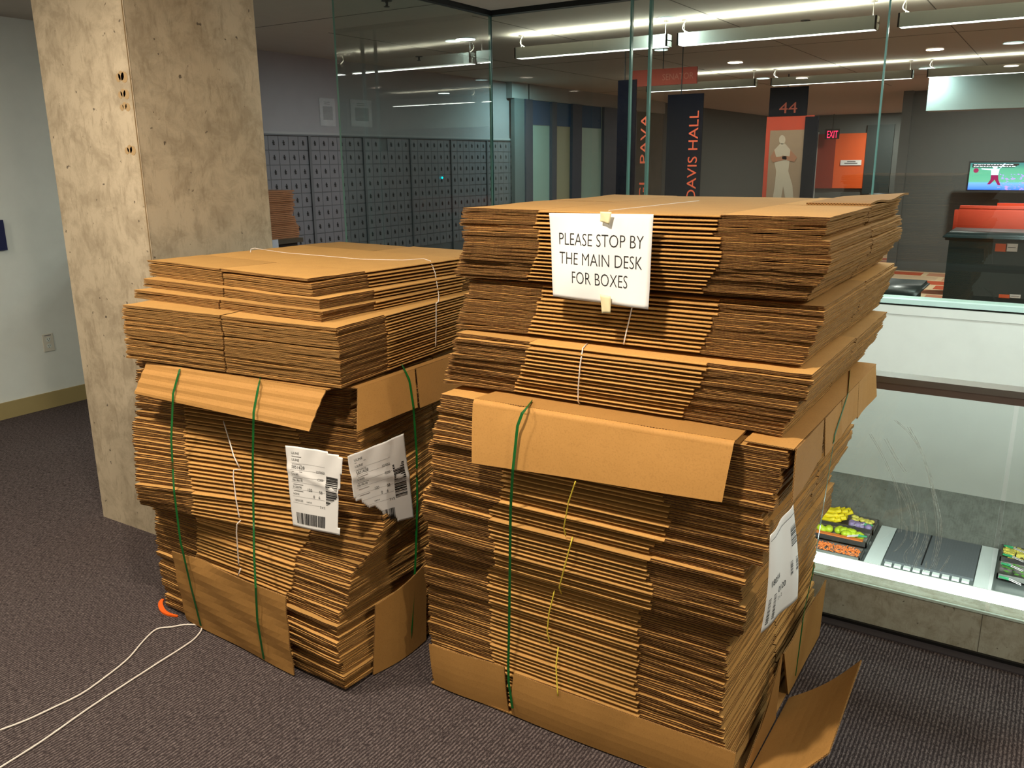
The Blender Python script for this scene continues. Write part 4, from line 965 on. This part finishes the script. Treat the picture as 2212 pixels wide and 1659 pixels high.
# far wall: orange recess, door frame, exit sign, plate
YF = 19.18
m = qbox(1757, 290, 1871, 407, YF - .03, .03); tag(obj('orange_door', m, MAT['orange']), 'orange door panel under the exit sign', 'door')
m = qbox(1757, 290, 1797, 407, YF - .04, .008); tag(obj('dark_orange_panel', m, plain('dark_orange', S(140, 44, 20), .7)), 'darker orange left leaf beside the orange door panel', 'door')
m = qbox(1739, 286, 1754, 470, YF - .06, .06); struct('trim_13', m, plain('pale_frame', S(170, 172, 168), .6))
t = thing('room_plate', 'small white room plate on the orange door', 'sign', tuple(Q(1838, 352, YF - .04)))
m = qbox(1816, 346, 1860, 357, YF - .05, .01); part('plate', m, MAT['paper'], t)
m = qbox(1830, 348, 1848, 350, YF - .053, .002); m2 = qbox(1824, 352, 1852, 354, YF - .053, .002); part('print', m, MAT['inkg'], t); part('print', m2, MAT['inkg'], t)
p = Q(1798, 290, YF - .3); t = thing('exit_sign', 'glowing red EXIT sign above the orange door', 'sign', tuple(p))
m = qbox(1783, 279, 1812, 300, YF - .3, .03); m.box(p.x - .01, p.x + .01, YF - .29, YF - .28, p.z, CEIL); part('housing', m, MAT['black'], t)
e0, e1 = Q(1786, 298, YF - .31), Q(1809, 298, YF - .31); sf = lambda x, y, off=0: _c((e0.x + x, YF - .305, e0.z + y))
m = MB(); add_text(m, sf, 'EXIT', 0, 0, Q(1786, 283, YF).z - Q(1786, 298, YF).z, 0, e1.x - e0.x, off=0); part('letters', m, MAT['exit'], t)
m = qbox(1875, 270, 1918, 420, YF - .05, .05); tag(obj('dark_door', m, plain('dark_green_grey', S(40, 50, 50), .6)), 'dark grey door right of the orange door', 'door')
m = qbox(1589, 331, 1611, 348, YF - .04, .03); tag(obj('small_wall_sign', m, plain('brown_sign', S(90, 50, 40), .6)), 'small brown sign on the far grey wall', 'sign')
m = qbox(2039, 362, 2060, 386, YF - 6, .03); tag(obj('small_picture', m, plain('thermostat_grey', S(96, 90, 80), .6)), 'small square frame on the wall left of the television', 'picture frame')
# pale soffit that the far right downlight washes
YS = 9.95
m = MB(); m.box(Q(2000, 240, YS).x, 3.2, YS, YS + .3, Q(2100, 236, YS).z, CEIL); struct('trim_14', m, plain('soffit_grey', S(158, 170, 166), .8))
m = MB(); m.box(-2.0, -1.88, 13.0, 13.15, 0, CEIL); struct('trim_15', m, MAT['greywall'])
m = MB(); m.box(-1.88, 3.2, 13.1, 13.2, 0, CEIL); struct('wall_lounge', m, MAT['greywall'])
# television
YT = 12.6
def tvscreen():
    k = NT('television_picture'); uv = k.coord('Generated'); sep = k.n('ShaderNodeSeparateXYZ'); k.l(uv, sep.inputs[0])
    n = k.noise(k.coord('Generated', (7, 1, 6)), 2.2, 4); fld = k.ramp(sep.outputs[2], [(.0, S(60, 110, 235)), (.22, S(110, 150, 235)), (.30, S(96, 160, 130)), (.75, S(84, 150, 120)), (.95, S(60, 110, 110))])
    pl = k.ramp(n, [(.55, (0, 0, 0)), (.60, (1, 1, 1))]); lowr = k.math('MULTIPLY', k.math('GREATER_THAN', sep.outputs[0], .42), k.math('LESS_THAN', sep.outputs[2], .6))
    c = k.mix(k.math('MULTIPLY', pl, lowr), fld, S(170, 130, 235)); k.t.nodes.remove(k.b)
    e = k.n('ShaderNodeEmission'); k.l(c, e.inputs[0]); e.inputs[1].default_value = 1.3; k.l(e.outputs[0], k.out.inputs[0]); return k.m
a, b = Q(2097, 352, YT), Q(2245, 411, YT)
t = thing('television', 'lit television showing a football game with captions', 'television', ((a.x + b.x) / 2, YT, b.z))
m = MB(); m.box(a.x - .02, b.x + .02, YT, YT + .05, b.z - .02, a.z + .02); part('bezel', m, MAT['black'], t)
m = MB(); m.box(a.x, b.x, YT - .004, YT, b.z, a.z); part('screen', m, tvscreen(), t)
Wt = b.x - a.x; Ht = a.z - b.z; sf = lambda x, y, off=0: _c((a.x + x * Wt, YT - .006 - off, b.z + y * Ht))
m = MB(); m.face([sf(.03, .83), sf(.62, .83), sf(.66, .9), sf(.03, .9)]); m.face([sf(.03, .90), sf(.68, .90), sf(.68, .97), sf(.03, .97)]); part('caption_band', m, MAT['black'], t)
m = MB(); i_ = 0
for row, yy in enumerate((.85, .915)):
    xx = .05
    while xx < .60:
        w0 = random.uniform(.015, .05); m.face([sf(xx, yy, .001), sf(xx + w0, yy, .001), sf(xx + w0, yy + .03, .001), sf(xx, yy + .03, .001)]); xx += w0 + .012
part('caption_text', m, emis('caption_white', (.9, .95, 1, 1), 1.4), t)
m = MB()
for q in ([(.30, .78), (.42, .78), (.41, .55), (.31, .55)], [(.16, .80), (.30, .78), (.30, .73), (.17, .76)], [(.42, .78), (.50, .96), (.47, .97), (.40, .74)]): m.face([sf(x, y, .001) for x, y in q])
m.face([sf(.355 + .035 * cos(j * .7), .83 + .05 * sin(j * .7), .001) for j in range(9)])
part('referee_shirt', m, emis('shirt_white', (.7, .75, 1, 1), 1.2), t)
m = MB()
for q in ([(.31, .55), (.41, .55), (.42, .38), (.46, .18), (.42, .18), (.37, .38), (.31, .2), (.27, .2), (.31, .38)],): m.face([sf(x, y, .001) for x, y in q])
m.cyl(sf(.09, .72, .001), .03, .001, 'Y', 12)
part('referee_trousers', m, emis('trousers_red', (.3, .02, .08, 1), 1.0), t)
# seating in the lounge: rounded upholstered pieces
def rounded(mb, x0, x1, y0, y1, z0, z1, r=.05, mi=0):
    bm = bmesh.new(); bmesh.ops.create_cube(bm, size=1)
    for v in bm.verts: v.co = (x0 + (v.co.x + .5) * (x1 - x0), y0 + (v.co.y + .5) * (y1 - y0), z0 + (v.co.z + .5) * (z1 - z0))
    bmesh.ops.bevel(bm, geom=bm.edges[:], offset=min(r, .45 * min(x1 - x0, y1 - y0, z1 - z0)), segments=3, affect='EDGES')
    for f in bm.faces: mb.face([v.co[:] for v in f.verts], mi)
    bm.free()
dgn = plain('dark_green_vinyl', S(22, 44, 46), .35); dor = plain('orange_vinyl', S(170, 50, 22), .35); dbk = plain('black_vinyl', S(18, 18, 20), .4); dgr = plain('grey_vinyl', S(52, 56, 58), .4)
def chair(label, x, y, w_, d_, hs, hb, cu, cb, rz=0, group=None, name='lounge_chair'):
    t = thing(name, label, 'chair' if name != 'sofa' else 'sofa', (x, y, 0), group, rz)
    m = MB(); rounded(m, -w_ / 2 + .1, w_ / 2 - .1, -d_ / 2, d_ / 2 - .12, .12, hs); obj('seat', m, cu, t, True)
    m = MB(); rounded(m, -w_ / 2, w_ / 2, d_ / 2 - .16, d_ / 2, .10, hb); obj('backrest', m, cb, t, True)
    for s_ in (-1, 1):
        m = MB(); rounded(m, min(s_ * w_ / 2, s_ * (w_ / 2 - .12)), max(s_ * w_ / 2, s_ * (w_ / 2 - .12)), -d_ / 2, d_ / 2 - .05, .10, hs + .18); obj('armrest', m, cu, t, True)
    for sx in (-1, 1):
        for sy in (-1, 1): m = MB(); m.cyl((sx * (w_ / 2 - .08), sy * (d_ / 2 - .08), 0), .02, .12, n=10); obj('leg', m, MAT['dark'], t)
    return t
# armchairs farther back
p = U(1950, 542, 'Z', 0); chair('black armchair seen from behind near the far end of the lounge', p.x - .1, p.y, 1.0, .85, .42, .95, dbk, dbk, radians(25))
p = U(1998, 512, 'Z', 0); chair('grey armchair farthest from the glass in the lounge', p.x, p.y - .8, .8, .8, .42, .92, dgr, dgr, radians(-70))
# big sofa group at the right
p0 = U(2060, 560, 'Z', 0)
t = chair('long dark green sofa with orange back, left end toward the glass', 1.0, 12.0, 3.4, .9, .42, 1.02, dgn, dor, pi, name='sofa')
# low tables: dark with lighter edges
def low_table(label, x0, x1, y0, y1, h, top, body):
    t = thing('coffee_table', label, 'table', ((x0 + x1) / 2, (y0 + y1) / 2, 0))
    m = MB(); rounded(m, x0, x1, y0, y1, h - .06, h, .025); part('tabletop', m, top, t, True)
    m = MB(); m.box(x0 + .06, x1 - .06, y0 + .06, y1 - .06, 0, h - .06); part('base', m, body, t)
    return t
a = Q(2012, 590, 8.6); low_table('low dark green table beside the window, left of the patterned carpet gap', Q(1850, 590, 8.6).x, a.x, 7.6, 8.6, .46, dgn, dgn)

t = low_table('large dark green counter with two orange and white tags', Q(2025, 600, 9.6).x, 3.0, 9.6, 10.6, .80, dgn, dgn)
for (x0, y0, x1, y1, Yt) in ((2150, 527, 2198, 545, 9.9), (2157, 636, 2204, 644, 9.58)):
    pass
for (cx_, cy_, w2, h2, Yt) in ((2174, 535, 23, 9, 9.655), (2181, 640, 23, 4.5, 9.655)):
    tt = thing('orange_tag', 'orange and white tag on the dark counter, %s one' % ('upper' if cy_ < 600 else 'lower'), 'tag', tuple(Q(cx_, cy_, Yt)))
    m = qbox(cx_ - w2, cy_ - h2, cx_, cy_ + h2, Yt, .004); part('orange_half', m, MAT['orange'], tt); m = qbox(cx_, cy_ - h2, cx_ + w2, cy_ + h2, Yt, .004); part('white_half', m, MAT['paper'], tt)
    m = qbox(cx_ + 3, cy_ - 1, cx_ + w2 - 3, cy_ + 1, Yt - .002, .001); part('print', m, MAT['ink'], tt)
# upright dark back of the counter and the orange booth
m = MB(); rounded(m, Q(2052, 530, 11.2).x, 3.1, 11.2, 11.4, 0, Q(2100, 445, 11.2).z); tag(obj('booth_back', m, MAT['red'], None, True), 'tall orange booth back below the television', 'booth')
# person's reflection is not a thing of the place

# ------------------------------------------------------------------ servery one level below
CZ = -1.9
t = thing('servery_counter', 'steel and white servery counter on the level below', 'counter', (0, 7.8, CZ))
m = MB(); m.box(-2.5, 3.1, 6.9, 8.295, CZ - .06, CZ); part('worktop', m, plain('counter_steel', S(150, 158, 154), .35, .5), t)
m = MB(); m.box(-2.5, 3.1, 7.0, 8.295, -2.8, CZ - .06); part('cabinet', m, MAT['stone'], t)
def zb_(x0, x1, y0, y1, z0, z1): m = MB(); m.box(x0, x1, y0, y1, z0, z1); return m
for (pa_, pb_, lb) in (((1904, 1138), (1937, 1143), 'left'), ((2121, 1182), (2157, 1188), 'right')):
    a, b = U(*pa_, 'Z', CZ + .02), U(*pb_, 'Z', CZ + .02)
    tag(obj('cutting_board', zb_(a.x, b.x, 7.2, 8.28, CZ + .002, CZ + .025), MAT['white']), lb + ' white cutting board beside the griddle', 'cutting board')
a, b = U(1939, 1143, 'Z', CZ + .03), U(2119, 1180, 'Z', CZ + .03)
t = thing('griddle', 'dark flat griddle between two white cutting boards', 'griddle', ((a.x + b.x) / 2, 7.5, CZ))
part('cooking_plate', zb_(a.x, b.x, 7.52, 8.27, CZ + .002, CZ + .03), plain('griddle_iron', S(112, 116, 118), .5, .2), t)
m = MB(); i_ = a.x + .02
while i_ < b.x - .05: m.box(i_, i_ + .055, 7.43, 7.48, CZ + .012, CZ + .03); i_ += .075
part('front_grate', m, MAT['white'], t)
m = MB(); m.box((a.x + b.x) / 2 - .06, (a.x + b.x) / 2 - .05, 7.56, 8.26, CZ + .03, CZ + .034); part('divider', m, MAT['black'], t)
def pan(label, x0, x1, y0, y1, z):
    t = thing('food_pan', label, 'food pan', ((x0 + x1) / 2, (y0 + y1) / 2, z)); m = MB()
    m.box(x0, x1, y0, y0 + .012, z, z + .05); m.box(x0, x1, y1 - .012, y1, z, z + .05); m.box(x0, x0 + .012, y0, y1, z, z + .05); m.box(x1 - .012, x1, y0, y1, z, z + .05); m.box(x0, x1, y0, y1, z, z + .008)
    part('tray', m, MAT['steel'], t); return t
yel = plain('banana_yellow', S(244, 214, 30), .5); grn = plain('apple_green', S(190, 210, 50), .4); pur = plain('plum_purple', S(150, 130, 170), .4); car = plain('carrot_orange', S(240, 130, 60), .5); pin = plain('pineapple_yellow', S(226, 210, 96), .5); tong = plain('green_tong', S(20, 150, 90), .4)
x0p = U(1776, 1120, 'Z', CZ).x - .12; x1p = U(1897, 1140, 'Z', CZ).x
pan('back food pan of bananas and fruit', x0p, x1p, 7.98, 8.27, CZ + .03)
pan('front food pan of green apples', x0p + .08, x1p, 7.66, 7.90, CZ + .03)
pan('food pan of carrots nearest the light', x0p + .05, x1p, 7.36, 7.58, CZ + .01)
def ball_mesh(r, mat, sq=1):
    bm = bmesh.new(); bmesh.ops.create_icosphere(bm, subdivisions=2, radius=r)
    for v in bm.verts: v.co.z *= sq
    me = bpy.data.meshes.new('fruit'); bm.to_mesh(me); bm.free(); me.materials.append(mat)
    for p_ in me.polygons: p_.use_smooth = True
    return me
apple = ball_mesh(.038, grn, .9); plum = ball_mesh(.034, pur, .9); pine = ball_mesh(.026, pin, .7)
m = MB(); m.tube([(-.12, 0, .03), (-.08, .004, .008), (0, .012, 0), (.08, .004, .008), (.13, 0, .034)], .021, 8); ban = m.mesh('banana', [yel], True)
def scatter(name, me, n, xr, yr, z, label, cat, group, rot=None, dz=.02):
    for i in range(n):
        o = link(name, me); o.location = (random.uniform(*xr), random.uniform(*yr), z + random.uniform(0, dz)); o.rotation_euler = (0, 0, random.uniform(-.4, .4) if rot is None else random.uniform(*rot))
        tag(o, label, cat, group)
scatter('banana', ban, 20, (x0p + .14, x0p + .28), (8.02, 8.22), CZ + .08, 'yellow banana in the back food pan', 'banana', 'bananas in the back pan', dz=.06)
scatter('plum', plum, 14, (x0p + .42, x1p - .05), (8.02, 8.07), CZ + .07, 'pale purple plum in the back food pan', 'plum', 'plums in the back pan')
scatter('pineapple_chunk', pine, 16, (x0p + .40, x1p - .05), (8.14, 8.22), CZ + .07, 'yellow pineapple chunk behind the plums', 'fruit', 'pineapple chunks behind the plums')
scatter('green_apple', apple, 17, (x0p + .18, x1p - .06), (7.75, 7.86), CZ + .07, 'green apple in the front food pan', 'apple', 'green apples in the front pan')
m = MB()
for i in range(260):
    x_, y_ = random.uniform(x0p + .08, x1p - .03), random.uniform(7.39, 7.55); a_ = random.uniform(0, 3.1)
    m.tube([(x_ - .015 * cos(a_), y_ - .015 * sin(a_), CZ + .04 + random.uniform(0, .02)), (x_ + .015 * cos(a_), y_ + .015 * sin(a_), CZ + .045 + random.uniform(0, .02))], .004, 5)
tag(obj('carrot_sticks', m, car), 'heap of orange carrot sticks nearest the light', 'carrots', kind='stuff')
m = MB(); m.box(x0p + .10, x1p - .04, 7.672, 7.72, CZ + .06, CZ + .085); tag(obj('salmon_tray', m, car), 'orange strip of carrots in front of the green apples', 'carrots', kind='stuff')
x2 = U(2162, 1192, 'Z', CZ).x
pan('food pan of pineapple at the right edge', x2, x2 + .7, 7.98, 8.27, CZ + .03); pan('food pan of salad at the right edge', x2, x2 + .7, 7.62, 7.90, CZ + .03)
m = MB()
for i in range(170):
    x_, y_, z_ = random.uniform(x2 + .03, x2 + .67), random.uniform(8.02, 8.24), CZ + .06 + random.uniform(0, .03); s_ = .016
    m.box(x_ - s_, x_ + s_, y_ - s_, y_ + s_, z_ - s_, z_ + s_ * .6)
tag(obj('pineapple_pieces', m, pin), 'heap of yellow pineapple pieces at the right edge', 'pineapple', kind='stuff')
m = MB()
for i in range(120):
    x_, y_ = random.uniform(x2 + .03, x2 + .67), random.uniform(7.65, 7.88); a_ = random.uniform(0, 6.3)
    p_ = _c((x_, y_, CZ + .07 + random.uniform(0, .02))); d = _c((cos(a_), sin(a_), random.uniform(-.3, .5))) * .025; e_ = _c((-sin(a_), cos(a_), .2)) * .012
    m.face([p_ - d, p_ + e_, p_ + d, p_ - e_])
tag(obj('salad_leaves', m, plain('salad_green', S(96, 160, 60), .5)), 'heap of green salad leaves at the right edge', 'salad', kind='stuff')
for i, (xx, yy) in enumerate(((x1p - .02, 8.05), (x1p - .02, 7.76), (x2 + .02, 8.2), (x2 + .02, 8.0), (x2 + .02, 7.8), (x2 + .02, 7.52))):
    t = thing('serving_tongs', 'green-handled serving tongs %s' % ('beside the bananas', 'beside the green apples', 'farthest back at the right edge', 'second from the back at the right edge', 'third from the back at the right edge', 'nearest at the right edge')[i], 'tongs', (xx, yy, CZ + .1))
    sg = -1 if i < 2 else 1
    for k_ in (-1, 1):
        m = MB(); m.tube([(0, k_ * .004, 0), (sg * .07, k_ * .014 - .02, .004)], .007, 6); obj('handle', m, tong, t)
        m = MB(); m.tube([(sg * .07, k_ * .014 - .02, .004), (sg * .16, k_ * .012 - .05, -.01)], .004, 6); obj('arm', m, MAT['steel'], t)
print('cartons', NC[0])
